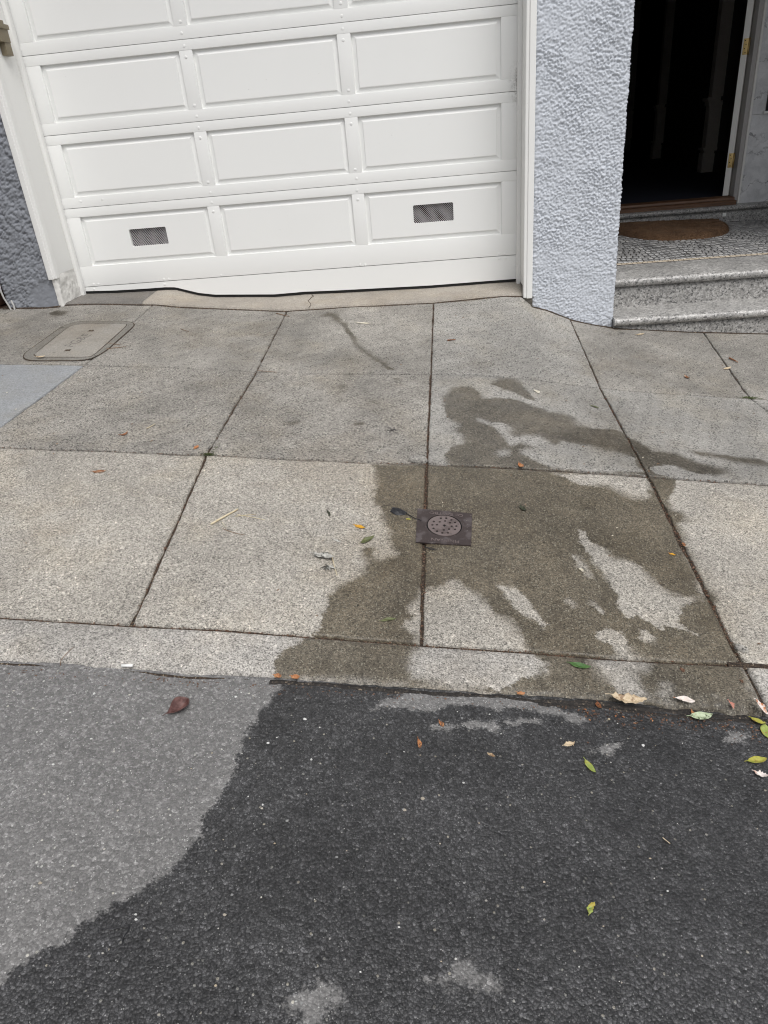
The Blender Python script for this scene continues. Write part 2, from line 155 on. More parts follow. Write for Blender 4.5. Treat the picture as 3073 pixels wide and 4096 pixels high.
def text_mesh(name,txt,size,depth,mat,parent=None):
    cu=bpy.data.curves.new(name,'FONT'); cu.body=txt; cu.size=size; cu.extrude=depth/2; cu.align_x='CENTER'; cu.align_y='CENTER'
    t=bpy.data.objects.new('tmp',cu); COL.objects.link(t)
    bpy.context.view_layer.update()
    me=bpy.data.meshes.new_from_object(t.evaluated_get(bpy.context.evaluated_depsgraph_get())); bpy.data.objects.remove(t); me.name=name; me.materials.clear()
    return link(name,me,mat,parent)
def drape(o,h):
    """lay a flat mesh given in ground x,y onto the ground, h above it"""
    for v in o.data.vertices: v.co.z+=g1(v.co.x,v.co.y)+h
    o.data.update()
def circle(cx,cy,r,n=40,a0=0): return [(cx+r*math.cos(a0+2*math.pi*k/n),cy+r*math.sin(a0+2*math.pi*k/n)) for k in range(n)]
# ------------------------------------------------------------------ material helpers
class M:
    def __init__(s,name):
        s.m=bpy.data.materials.new(name); s.m.use_nodes=True; s.t=s.m.node_tree; s.b=s.t.nodes['Principled BSDF']; s._p=None
    def n(s,t): return s.t.nodes.new(t)
    def l(s,a,b): s.t.links.new(a,b)
    def put(s,sock,v):
        if hasattr(v,'is_linked') or hasattr(v,'links'): s.l(v,sock)
        elif isinstance(v,(tuple,list)) and sock.type=='RGBA' and len(v)==3: sock.default_value=(*v,1)
        else: sock.default_value=v
    def pos(s):
        if s._p is None: s._p=s.n('ShaderNodeNewGeometry').outputs['Position']
        return s._p
    def obj(s): return s.n('ShaderNodeTexCoord').outputs['Object']
    def vscale(s,v,sc):
        n=s.n('ShaderNodeVectorMath'); n.operation='MULTIPLY'; s.put(n.inputs[0],v); n.inputs[1].default_value=sc; return n.outputs[0]
    def vadd(s,a,b):
        n=s.n('ShaderNodeVectorMath'); n.operation='ADD'; s.put(n.inputs[0],a); s.put(n.inputs[1],b); return n.outputs[0]
    def noise(s,sc,det=3,rough=.55,v=None,col=False):
        n=s.n('ShaderNodeTexNoise'); s.put(n.inputs['Vector'],v if v is not None else s.pos()); n.inputs['Scale'].default_value=sc; n.inputs['Detail'].default_value=det; n.inputs['Roughness'].default_value=rough
        return n.outputs[1 if col else 0]
    def vor(s,sc,feat='F1',v=None,out='Distance',rnd=1.0):
        key=(sc,feat,rnd,v.node.name if v is not None else '')
        if not hasattr(s,'vc'): s.vc={}
        n=s.vc.get(key)
        if n is None:
            n=s.vc[key]=s.n('ShaderNodeTexVoronoi'); n.feature=feat; s.put(n.inputs['Vector'],v if v is not None else s.pos()); n.inputs['Scale'].default_value=sc; n.inputs['Randomness'].default_value=rnd
        o=n.outputs[out]
        if out=='Color':
            q=s.n('ShaderNodeSeparateColor'); s.l(o,q.inputs[0]); return q.outputs
        return o
    def math(s,op,a,b=0.0,c=None,clamp=False):
        n=s.n('ShaderNodeMath'); n.operation=op; n.use_clamp=clamp; s.put(n.inputs[0],a); s.put(n.inputs[1],b)
        if c is not None: s.put(n.inputs[2],c)
        return n.outputs[0]
    def rng(s,v,a,b,c=0.0,d=1.0,smooth=False):
        n=s.n('ShaderNodeMapRange'); n.interpolation_type='SMOOTHSTEP' if smooth else 'LINEAR'; s.put(n.inputs[0],v)
        for k,x in zip((1,2,3,4),(a,b,c,d)): s.put(n.inputs[k],x)
        return n.outputs[0]
    def mix(s,f,a,b,mode='MIX'):
        n=s.n('ShaderNodeMix'); n.data_type='RGBA'; n.blend_type=mode; s.put(n.inputs[0],f); s.put(n.inputs[6],a); s.put(n.inputs[7],b); return n.outputs[2]
    def mul(s,col,fac):
        n=s.n('ShaderNodeVectorMath'); n.operation='SCALE'; s.put(n.inputs[0],col); s.put(n.inputs['Scale'],fac); return n.outputs[0]
    def ramp(s,v,st,const=False):
        n=s.n('ShaderNodeValToRGB'); e=n.color_ramp.elements; n.color_ramp.interpolation='CONSTANT' if const else 'LINEAR'
        while len(e)<len(st): e.new(.5)
        for k,(p,c) in enumerate(st): e[k].position=p; e[k].color=(*(c if isinstance(c,(tuple,list)) else (c,c,c)),1)
        s.put(n.inputs[0],v); return n.outputs[0]
    def attr(s,name):
        n=s.n('ShaderNodeAttribute'); n.attribute_name=name; return n.outputs['Fac']
    def bump(s,h,st=.5,dist=.002,nrm=None):
        n=s.n('ShaderNodeBump'); n.inputs['Strength'].default_value=st; n.inputs['Distance'].default_value=dist; s.put(n.inputs['Height'],h)
        if nrm is not None: s.l(nrm,n.inputs['Normal'])
        return n.outputs[0]
    def out(s,col=None,rough=None,nrm=None,metal=None,spec=None):
        if col is not None: s.put(s.b.inputs['Base Color'],col)
        if rough is not None: s.put(s.b.inputs['Roughness'],rough)
        if nrm is not None: s.l(nrm,s.b.inputs['Normal'])
        if metal is not None: s.put(s.b.inputs['Metallic'],metal)
        if spec is not None: s.put(s.b.inputs['Specular IOR Level'],spec)
        return s.m
def wet_fac(m,fine=.016,wide=.03,edge=.008,soft=4.5):
    a=m.attr('wet')
    a=m.math('ADD',a,m.math('MULTIPLY',m.math('SUBTRACT',m.noise(28,5,.68),.5),wide*2.2))
    a=m.math('ADD',a,m.math('MULTIPLY',m.math('SUBTRACT',m.noise(170,2,.6),.5),fine*1.4))
    e=m.math('MULTIPLY',m.rng(m.noise(4.5,3,.6,m.vadd(m.pos(),(9,4,2))),.42,.66,.5,soft),edge)
    return m.rng(a,m.math('MULTIPLY',e,-1.0),e,0,1,True)
def concrete(name,base,grain=.5,gscale=230,pits=.0,mott=.25,tint=(1,1,1),wetmul=(.345,.316,.264),broom=0):
    m=M(name); r=m.vor(gscale,out='Color')[0]; r2=m.vor(gscale*.47,out='Color')[1]
    g=m.ramp(r,[(0,1-grain*.95),(.22,1-grain*.45),(.5,1.0),(.8,1+grain*.25),(1,1+grain*.75)])
    g2=m.ramp(r2,[(0,1-grain*.5),(.12,1-.1*grain),(.9,1.03),(.97,1+grain*.4),(1,1+grain*.6)])
    c=m.mix(1,g,g2,'MULTIPLY'); c=m.mix(1,c,base,'MULTIPLY')
    big=m.noise(2.1,4,.6); med=m.noise(11,4,.65); v=m.vadd(m.pos(),(3.7,1.2,.4)); hue=m.noise(3.3,3,.6,v)
    c=m.mul(c,m.rng(big,.3,.7,1-mott,1+mott)); c=m.mul(c,m.rng(med,.25,.75,1-mott*.6,1+mott*.5))
    c=m.mix(m.rng(hue,.5,.72,0,.35),c,m.mix(1,c,(1.05,.97,.82),'MULTIPLY'))
    if pits:
        pn=m.vor(95,out='Distance'); ps=m.vor(95,out='Color')[2]; pit=m.math('MULTIPLY',m.math('LESS_THAN',pn,.36),m.math('GREATER_THAN',m.math('ADD',ps,m.math('MULTIPLY',m.noise(5,3,.6),.7)),1.25-.5*pits))
        c=m.mul(c,m.rng(pit,0,1,1,.42))
    # oil and dirt freckles
    sp=m.vor(17,out='Distance'); sr=m.vor(17,out='Color')[1]; fr=m.math('MULTIPLY',m.rng(sp,.05,.16,1,0,True),m.math('GREATER_THAN',sr,.85))
    c=m.mul(c,m.rng(fr,0,1,1,.60))
    v2=m.vadd(m.pos(),m.vscale(m.noise(14,3,.6,col=True),(.03,.03,.03))); gd=m.vor(3.3,v=v2); gr_=m.vor(3.3,v=v2,out='Color')[0]; gum=m.math('MULTIPLY',m.rng(gd,.035,.06,1,0,True),m.math('GREATER_THAN',gr_,.35)); c=m.mul(c,m.rng(gum,0,1,1,.66))
    stn=m.rng(m.noise(1.3,6,.7,m.vadd(m.pos(),(2,8,1))),.52,.66,0,.36,True); c=m.mix(stn,c,m.mix(1,c,(.74,.68,.60),'MULTIPLY'))
    w=wet_fac(m); wc=m.mul(m.mix(1,c,wetmul,'MULTIPLY'),m.rng(m.noise(6,4,.65,m.vadd(m.pos(),(1,7,3))),.3,.7,.72,1.25)); 
    glint=m.math('GREATER_THAN',m.vor(gscale,out='Color')[2],.93); wc=m.mix(m.math('MULTIPLY',glint,.4),wc,(.42,.40,.32))  # sparkle of wet grains painted in as pale specks
    c=m.mix(w,c,wc)
    ro=m.rng(w,0,1,.9,m.rng(med,.35,.65,.30,.58))
    h=m.math('ADD',m.math('MULTIPLY',r,.6),m.noise(260,2,.7)); h2=m.noise(40,4,.6)
    nb=m.bump(h,.55,.0016); nb=m.bump(h2,.35,.004,nb)
    return m.out(c,ro,nb,spec=.35)
def paint(name,col,rough=.45,grain=0.15,dirt=.06):
    m=M(name); c=m.mix(m.rng(m.noise(3,4,.6),.4,.75,0,dirt),col,tuple(x*.72 for x in col))
    c=m.mix(m.math('MULTIPLY',m.rng(m.noise(55,3,.7),.68,.74),.28),c,tuple(x*.6 for x in col))
    st=m.vscale(m.pos(),(6,6,160)); h=m.noise(1,3,.6,st)
    return m.out(c,rough,m.bump(m.math('ADD',m.math('MULTIPLY',h,.6),m.noise(140,2,.5)),grain,.0015),spec=.4)
def plain(name,col,rough=.6,metal=0,bump=0,bs=200,var=.15,spec=.4):
    m=M(name); c=m.mix(m.noise(60,3,.6),tuple(x*(1-var) for x in col),tuple(min(1,x*(1+var)) for x in col))
    return m.out(c,rough,m.bump(m.noise(bs,3,.6),bump,.002) if bump else None,metal,spec)
MAT={}
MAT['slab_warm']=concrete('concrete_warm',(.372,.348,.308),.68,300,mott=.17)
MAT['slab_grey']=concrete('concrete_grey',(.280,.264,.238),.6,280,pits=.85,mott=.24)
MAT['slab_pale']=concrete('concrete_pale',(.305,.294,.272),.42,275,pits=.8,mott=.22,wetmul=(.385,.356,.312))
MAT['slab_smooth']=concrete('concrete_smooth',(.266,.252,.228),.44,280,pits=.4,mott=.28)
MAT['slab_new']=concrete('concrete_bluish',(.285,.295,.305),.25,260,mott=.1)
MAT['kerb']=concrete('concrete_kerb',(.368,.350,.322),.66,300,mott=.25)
MAT['threshold']=concrete('concrete_threshold',(.34,.31,.27),.25,260,mott=.16)
MAT['threshold_dark']=concrete('concrete_threshold_dark',(.17,.16,.148),.3,240,mott=.25)
MAT['lid']=concrete('concrete_lid',(.29,.273,.245),.22,260,mott=.16)
MAT['lid_ring']=concrete('concrete_lid_ring',(.20,.19,.17),.3,240,mott=.15)
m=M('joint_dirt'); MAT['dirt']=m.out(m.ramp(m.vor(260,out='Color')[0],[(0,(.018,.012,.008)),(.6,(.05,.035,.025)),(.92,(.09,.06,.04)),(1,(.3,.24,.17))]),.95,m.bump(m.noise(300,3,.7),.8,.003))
m=M('gutter_dirt_shade'); MAT['gutter']=m.out(m.ramp(m.vor(240,out='Color')[0],[(0,(.012,.010,.009)),(.7,(.03,.026,.023)),(.95,(.06,.048,.038)),(1,(.2,.16,.12))]),.85,m.bump(m.noise(300,3,.7),.8,.003))  # near-black, paints the shadow line at the kerb foot along with gutter dirt
# asphalt
def asphalt():
    m=M('asphalt'); a=m.vor(140,out='Color'); b=m.vor(330,out='Color'); dist=m.vor(140); d2=m.vor(330)
    w=wet_fac(m,.03,.035,.0045,2.5)
    stone=m.ramp(a[0],[(0,.62),(.3,.85),(.6,1.05),(.85,1.35),(.965,1.8),(1,2.0)])
    fine=m.ramp(b[0],[(0,.66),(.4,.92),(.8,1.12),(.95,1.45),(1,2.0)])
    k=m.mix(1,stone,fine,'MULTIPLY')
    dry=m.mix(1,m.mix(.4,k,(1.05,1.05,1.05)),(.188,.184,.180),'MULTIPLY'); wt=m.mix(1,k,(.058,.0577,.059),'MULTIPLY')
    # pale chips worn bare of bitumen
    chip=m.math('MULTIPLY',m.math('GREATER_THAN',a[1],.982),m.math('LESS_THAN',dist,.40))
    chipb=m.math('MULTIPLY',m.math('GREATER_THAN',b[2],.975),m.math('LESS_THAN',d2,.45))
    cc=m.ramp(a[2],[(0,(.20,.20,.20)),(.45,(.38,.39,.38)),(.8,(.58,.55,.47)),(1,(.62,.62,.60))])
    dry=m.mix(m.math('MULTIPLY',chip,.8),dry,cc); dry=m.mix(m.math('MULTIPLY',chipb,.8),dry,(.55,.55,.53))
    wt=m.mix(m.math('MULTIPLY',chip,.75),wt,m.mix(1,cc,(.62,.60,.56),'MULTIPLY')); wt=m.mix(m.math('MULTIPLY',chipb,.6),wt,(.34,.34,.33))
    big=m.noise(3,5,.65); dry=m.mul(dry,m.rng(big,.3,.7,.88,1.1)); wt=m.mul(wt,m.rng(big,.3,.7,.65,1.4)); med=m.noise(22,4,.7); wt=m.mul(wt,m.rng(med,.3,.7,.8,1.2)); dry=m.mul(dry,m.rng(med,.3,.7,.95,1.04))
    ed=m.vor(140,'DISTANCE_TO_EDGE'); pore=m.rng(ed,.0,.16,.42,1.05); ed2=m.vor(330,'DISTANCE_TO_EDGE'); pore2=m.rng(ed2,0,.16,.55,1.06); pk=m.math('MULTIPLY',pore,pore2)  # shade in the gaps between stones, multiplied into the colour
    wt=m.mul(wt,pk); dry=m.mul(dry,m.rng(pk,.15,1.1,.80,1.04))
    c=m.mix(w,dry,wt)
    ro=m.rng(w,0,1,.88,m.rng(m.noise(9,3,.6),.3,.7,.30,.46))
    h=m.math('SUBTRACT',1.0,dist); h=m.math('ADD',m.math('MULTIPLY',h,1.0),m.math('MULTIPLY',m.math('SUBTRACT',1.0,d2),.45))
    h=m.math('ADD',h,m.math('MULTIPLY',a[2],.5))
    return m.out(c,ro,m.bump(h,.75,.0028),spec=.45)
MAT['asphalt']=asphalt()
# stucco
def stucco(name,col,dirt):
    m=M(name); c=m.mix(m.rng(m.noise(7,4,.65),.45,.75,0,.3),col,tuple(x*.82 for x in col))
    c=m.mix(m.rng(m.noise(70,3,.7),.6,.75,0,dirt),c,(.20,.19,.18))
    return m.out(c,.8,m.bump(m.noise(330,3,.6),.4,.0015),spec=.3)
MAT['stucco']=stucco('stucco_pale_blue',(.575,.605,.655),.3); MAT['stucco_shaded']=stucco('stucco_pale_blue_shaded',(.26,.275,.305),.3)  # left pier's copy is darker: the shade there is put into its colour
MAT['stucco_white']=stucco('stucco_white',(.74,.73,.70),.3)
# door paint, with the rubbed dirty spot by the right-hand latch
def doorpaint():
    m=M('garage_white_paint'); col=(.86,.865,.85)
    c=m.mix(m.rng(m.noise(2.2,4,.6),.4,.75,0,.10),col,(.77,.775,.755))
    c=m.mix(m.math('MULTIPLY',m.rng(m.noise(1,5,.78,m.vscale(m.pos(),(26,26,60))),.685,.71),.5),c,(.45,.44,.41))
    q=m.n('ShaderNodeVectorMath'); q.operation='DISTANCE'; m.l(m.vadd(m.vscale(m.pos(),(1.6,1,.8)),tuple(a*-1 for a in (2.89*1.6,0,.93*.8))),q.inputs[0])
    s=m.math('MULTIPLY',m.rng(q.outputs['Value'],.02,.12,1,0,True),m.rng(m.noise(38,5,.75),.45,.62)); c=m.mix(m.math('MULTIPLY',s,.75),c,(.22,.21,.19))
    st=m.vscale(m.pos(),(7,7,190)); h=m.noise(1,3,.6,st)
    return m.out(c,.42,m.bump(m.math('ADD',h,m.math('MULTIPLY',m.noise(120,2,.5),.7)),.07,.0015),spec=.4)
MAT['door']=doorpaint(); MAT['trim']=paint('white_trim_paint',(.85,.85,.83),.42,.2,.10)
MAT['rubber']=plain('black_rubber',(.012,.012,.012),.6); MAT['black']=plain('dark_void',(.008,.008,.008),.9)
MAT['grille']=plain('grille_metal',(.56,.54,.55),.45,0)
def terrazzo():
    m=M('terrazzo'); a=m.vor(105,out='Color'); b=m.vor(260,out='Color')
    c=m.ramp(a[0],[(0,(.05,.045,.04)),(.12,(.06,.055,.05)),(.16,(.26,.25,.235)),(.5,(.36,.345,.32)),(.75,(.50,.485,.455)),(1,(.72,.70,.67))])
    c=m.mix(.35,c,m.ramp(b[1],[(0,.10),(.4,.3),(1,.62)])); c=m.mul(c,m.rng(m.noise(4,3,.6),.3,.7,.70,1.02))
    return m.out(c,m.rng(m.noise(14,3,.6),.3,.7,.28,.5),m.bump(m.noise(180,2,.6),.2,.0012),spec=.5)
MAT['terrazzo']=terrazzo()
m=M('mosaic_tile'); oi=m.n('ShaderNodeObjectInfo').outputs['Random']; ri=m.n('ShaderNodeNewGeometry').outputs['Random Per Island']
r=m.math('FRACT',m.math('ADD',oi,ri)); MAT['tile']=m.out(m.mul(m.ramp(r,[(0,(.25,.245,.24)),(.3,(.36,.355,.35)),(.7,(.46,.455,.45)),(1,(.54,.53,.51))]),m.rng(m.noise(5,3,.6),.3,.7,.60,.82)),.4,spec=.45)
m=M('cream_tile'); MAT['cream_tile']=m.out(m.mix(m.noise(30,2,.5),(.58,.51,.40),(.42,.34,.25)),.45)
MAT['grout']=plain('dark_grout',(.06,.055,.05),.9,0,.3)
def marble():
    m=M('white_marble'); wp=m.noise(3.2,5,.62,col=True); v=m.vadd(m.pos(),m.vscale(wp,(.55,.55,.55)))
    n=m.n('ShaderNodeTexVoronoi'); n.feature='DISTANCE_TO_EDGE'; n.inputs['Scale'].default_value=3.6; m.l(v,n.inputs['Vector'])
    vein=m.rng(n.outputs['Distance'],0,.035,1,0,True); cl=m.noise(7,6,.68,v)
    c=m.mix(m.rng(cl,.38,.7,0,.75),(.76,.76,.765),(.47,.475,.485)); c=m.mix(m.math('MULTIPLY',vein,m.rng(m.noise(9,3,.6),.35,.65,.15,.85)),c,(.16,.16,.165))
    return m.out(c,.3,spec=.5)
MAT['marble']=marble()
m=M('sill_wood'); st=m.vscale(m.pos(),(2,40,60)); MAT['wood']=m.out(m.ramp(m.noise(2,4,.6,st),[(.25,(.06,.028,.014)),(.55,(.14,.07,.036)),(.8,(.23,.13,.075))]),.5,m.bump(m.noise(3,3,.6,st),.3,.002))
m=M('coir'); MAT['coir']=m.out(m.mul(m.ramp(m.noise(160,3,.7),[(.2,(.045,.023,.011)),(.5,(.15,.083,.042)),(.8,(.29,.17,.09))]),m.rng(m.noise(9,3,.6),.3,.7,.7,1.25)),.95,m.bump(m.noise(260,3,.7),1,.006))
m=M('navy_carpet'); dv=m.vor(34,out='Distance',rnd=0.0); MAT['carpet']=m.out(m.mix(m.math('LESS_THAN',dv,.26),(.012,.016,.034),(.05,.065,.11)),.95)
MAT['hall_wall']=plain('hall_wall',(.10,.085,.075),.8); MAT['hall_trim']=plain('hall_cream_trim',(.72,.66,.58),.6)
MAT['frame_grey']=paint('door_frame_paint',(.42,.405,.39),.45,.1); MAT['door_edge']=paint('front_door_paint',(.80,.79,.75),.45,.1)
m=M('brass'); MAT['brass']=m.out(m.mix(m.noise(80,3,.6),(.62,.46,.20),(.42,.30,.13)),.38,m.bump(m.noise(200,2,.5),.1,.001),.9)
MAT['screw']=plain('dark_screw',(.05,.035,.02),.5,.6)
def iron():
    m=M('rusty_cast_iron'); c=m.mix(m.noise(30,4,.6),(.040,.030,.029),(.068,.050,.047))
    q=m.rng(m.noise(13,5,.62),.50,.56); c=m.mix(m.math('MULTIPLY',q,.75),c,(.115,.098,.098))
    c=m.mix(m.math('GREATER_THAN',m.vor(420,out='Color')[0],.992),c,(.22,.2,.18))
    return m.out(c,m.rng(q,0,1,.38,.62),m.bump(m.noise(240,3,.7),.4,.0015),.25)
MAT['iron']=iron()
m=M('rusty_iron_lid'); q=m.rng(m.noise(19,4,.6),.50,.56); c=m.mix(m.math('MULTIPLY',q,.55),(.175,.140,.134),(.085,.064,.060)); c=m.mix(m.rng(m.noise(44,3,.6),.6,.7,0,.25),c,(.22,.15,.12))
MAT['iron_lid']=m.out(c,m.rng(q,0,1,.6,.36),m.bump(m.noise(260,3,.7),.35,.0012),.25)
MAT['tan_plastic']=plain('tan_plastic',(.21,.175,.115),.5,0,.15,150); MAT['brown_wall']=plain('brown_boards',(.07,.035,.025),.75,0,.4,60)
MAT['white_paper']=plain('white_paper',(.85,.85,.82),.7); MAT['black_leaf']=plain('blackened_leaf',(.022,.022,.025),.42,0,.6,180,.4)
MAT['cable']=plain('painted_cable',(.42,.42,.41),.6); MAT['darkmetal']=plain('dark_metal',(.02,.02,.022),.4,.5)
def leafmat(name,c1,c2,c3=None,rough=.5,sc=70):
    m=M(name); c=m.mix(m.rng(m.noise(sc,4,.65),.38,.62),c1,c2)
    if c3: c=m.mix(m.rng(m.noise(sc*.6,3,.7,m.vadd(m.pos(),(5,3,1))),.54,.62),c,c3)
    o=m.out(c,rough,m.bump(m.noise(330,3,.6),.35,.001),spec=.4); return o
LM=dict(maroon=leafmat('leaf_maroon',(.075,.032,.028),(.16,.085,.075),rough=.3),rust=leafmat('leaf_rust',(.16,.055,.02),(.28,.13,.06),(.45,.33,.24)),orange=leafmat('leaf_orange',(.36,.13,.045),(.46,.24,.11),(.18,.08,.04),sc=120),
 yellow=leafmat('leaf_yellow',(.62,.36,.035),(.55,.24,.02)),olive=leafmat('leaf_olive',(.085,.10,.035),(.13,.14,.06)),green=leafmat('leaf_green',(.05,.12,.03),(.09,.17,.05)),lime=leafmat('leaf_lime',(.24,.33,.07),(.36,.40,.12),(.36,.30,.05)),
 pale=leafmat('leaf_pale',(.52,.47,.36),(.68,.64,.55)),grey=leafmat('leaf_silver',(.32,.31,.28),(.58,.57,.53),(.07,.07,.06)),tan=leafmat('leaf_tan',(.46,.35,.22),(.62,.52,.37),(.25,.16,.09)),palegreen=leafmat('leaf_pale_green',(.36,.44,.27),(.50,.56,.40),(.08,.10,.05),sc=120),
 ygreen=leafmat('leaf_yellow_green',(.28,.30,.05),(.40,.36,.06),(.20,.11,.03)),dark=leafmat('leaf_dark',(.03,.035,.02),(.06,.065,.04)),brown=leafmat('leaf_brown',(.10,.05,.03),(.17,.095,.06)),white=leafmat('leaf_bleached',(.66,.58,.52),(.76,.70,.66),(.50,.20,.09)),pink=leafmat('leaf_pink',(.50,.20,.15),(.62,.36,.28)),
 straw=leafmat('straw',(.52,.43,.28),(.66,.58,.42)),twig=leafmat('twig_brown',(.16,.10,.065),(.26,.18,.12)))
# ------------------------------------------------------------------ wet patches: signed distance (metres, + inside)
def sdf(poly,x,y):
    p=np.array(poly); q=np.roll(p,-1,0); d=np.full(x.shape,9.0); ins=np.zeros(x.shape,bool)
    for (ax,ay),(bx,by) in zip(p,q):
        ex,ey=bx-ax,by-ay; L=ex*ex+ey*ey+1e-12
        t=np.clip(((x-ax)*ex+(y-ay)*ey)/L,0,1); d=np.minimum(d,(x-ax-t*ex)**2+(y-ay-t*ey)**2)
        c=(ay>y)!=(by>y); xi=ax+(y-ay)*ex/(ey if abs(ey)>1e-9 else 1e-9); ins^=c&(x<xi)
    d=np.sqrt(d); return np.where(ins,d,-d)
def wetmap(x,y,wets,drys):
    w=np.full(x.shape,-.2); bx=(x.min()-.2,x.max()+.2,y.min()-.2,y.max()+.2)
    def near(p): a=np.array(p); return not(a[:,0].max()<bx[0] or a[:,0].min()>bx[1] or a[:,1].max()<bx[2] or a[:,1].min()>bx[3])
    for p in wets:
        if near(p): w=np.maximum(w,sdf(p,x,y))
    for p in drys:
        if near(p): w=np.minimum(w,-sdf(p,x,y))
    return np.clip(w,-.2,.2)
# ------------------------------------------------------------------ terrain, road
xs=np.concatenate([[-30,-8,-3,-1,0],np.arange(.4,4.0,.0042),[4.2,5,7,12,40]])
ys=np.concatenate([[-30,-10,-6.5,-5.2,-4.6],np.arange(-4.35,-3.30,.0042),[-3.27,-3.2]])
X,Y=np.meshgrid(xs,ys,indexing='ij')
inner=((X>.39)&(X<4.0)&(Y>-4.36))
Zr=gz(X,np.minimum(Y,-3.3101)); Zr=Zr+np.where(inner,lumps(X/.0085,Y/.0085,3)*.0011+fbm(X*5,Y*5,4,2)*.006,0)
Zr=np.where(Y<-6,Zr+(-6-Y)*-.02,Zr)
Zr=np.where(Y>-3.29,Zr-.1,Zr)
wet=np.where(inner,wetmap(X,Y,AWET,ADRY),-.2)
road=grid_mesh('road',np.stack([X,Y,Zr],-1),MAT['asphalt'],attrs={'wet':wet}); tag(road,'dark asphalt roadway half soaked by a wet patch','road',kind='structure')
gr=mesh('ground',[(-150,-150,15),(150,-150,-17.4),(150,150,-17.4),(-150,150,15)],[(0,1,2,3)],MAT['slab_smooth']); gr.location.z=-2.6; tag(gr,'sloping hillside ground under the street','ground',kind='structure')
# ------------------------------------------------------------------ sidewalk: bed with slabs
YR=[-.29,-1.24,-2.185,-3.15]
JX=[[-2.3,-2.3,-2.35,-2.4],[-1.25,-1.3,-1.38,-1.42],[-.33,-.39,-.46,-.5],[.571,.517,.45,.42],[1.423,1.42,1.417,1.44],[2.347,2.324,2.305,2.288],[3.183,3.18,3.178,3.20],[3.99,3.93,4.07,4.10],[4.9,4.9,4.97,5.0],[5.8,5.8,5.86,5.9],[6.7,6.7,6.75,6.8]]
bx=np.linspace(-6,9,150); by=np.array([.3,-.29,-.7,-1.24,-1.7,-2.185,-2.6,-3.15,-3.29])
BX,BY=np.meshgrid(bx,by,indexing='ij')
walk=grid_mesh('sidewalk',np.stack([BX,BY,gz(BX,np.maximum(BY,-3.30))-.011],-1),MAT['dirt'],smooth=False); tag(walk,'sloping concrete sidewalk of scored paving slabs','sidewalk',kind='structure')
def slab(r,c,mat,label=None):
    y0,y1=YR[r],YR[r+1]; xa0,xa1=JX[c][r],JX[c][r+1]; xb0,xb1=JX[c+1][r],JX[c+1][r+1]
    vis=c in (2,3,4,5,6,7); st=.012 if vis else .08
    n=max(3,int(abs(xb0-xa0)/st)); k=max(3,int(abs(y1-y0)/st))
    def ax(n,e):  # spacing with an edge bevel
        a=np.linspace(0,1,n+1); return np.concatenate([[0],[e],a[1:-1],[1-e],[1]])
    u=ax(n,.004/.9); v=ax(k,.004/.95)
    gx={0:.0034,1:.0038,2:.0052}[r]; gy0={0:.005,1:.006,2:.008}[r]; gy1={0:.006,1:.007,2:.008}[r]
    U,V=np.meshgrid(u,v,indexing='ij')
    yy=(y0-gy0)+(y1+gy1-y0+gy0)*V
    t=(y0-yy)/(y0-y1); xl=xa0+(xa1-xa0)*t+gx; xr=xb0+(xb1-xb0)*t-gx
    xx=xl+(xr-xl)*U
    # worn, wobbling edges
    eu=np.minimum(U,1-U)*.9; ev=np.minimum(V,1-V)*.95
    xx=xx+np.where(eu<.006,1,0)*(fbm(yy*26,yy*0+c*7.1,4,4)*.010+.006*np.clip(fbm(yy*7,yy*0+c*3.7,3,41)*6-.9,0,1))*np.sign(.5-U); yy=yy-np.where(ev<.006,1,0)*(fbm(xx*22,xx*0+r*3.3,4,8)*.008+.006*np.clip(fbm(xx*6,xx*0+r*5.1,3,43)*6-.9,0,1))*np.sign(V-.5)*-1*np.where(V<.5,1,1)
    zz=gz(xx,yy)
    e=np.minimum(eu,ev); zz=zz-np.clip(1-e/.006,0,1)**2*.0045-np.clip(1-e/.05,0,1)**2*.0015*np.clip(fbm(xx*9,yy*9,3,21)*4+.3,0,1)
    zz=zz+fbm(xx*3.2,yy*3.2,4,31)*.006+(_hash(c,r,4)-.5)*.0018
    if vis: wt=wetmap(xx,yy,WET,DRY)
    else: wt=np.full(xx.shape,-.2)
    # skirts down into the joint
    P=np.stack([xx,yy,zz],-1)
    def pad(A,ax_):
        a=A.take([0],axis=ax_); b=A.take([-1],axis=ax_); return np.concatenate([a,A,b],axis=ax_)
    P=pad(pad(P,0),1); wt=pad(pad(wt,0),1)
    for s in (np.s_[0,:],np.s_[-1,:],np.s_[:,0],np.s_[:,-1]): P[s][...,2]-=.025
    o=grid_mesh('paving_slab',P,mat,walk,attrs={'wet':wt})
    if label:o['label']=label
    return o
for r in range(3):
    for c in range(10):
        mt={0:MAT['slab_smooth'],1:MAT['slab_grey'],2:MAT['slab_warm']}[r]; lb=None
        if (r,c)==(1,2): mt=MAT['slab_new']; lb='newer smooth bluish paving slab'
        if r<2 and c==5 : mt=MAT['slab_pale']
        if r==1 and c>=6: mt=MAT['slab_pale']
        if r==0 and c>=6: mt=MAT['slab_smooth']
        slab(r,c,mt,lb)
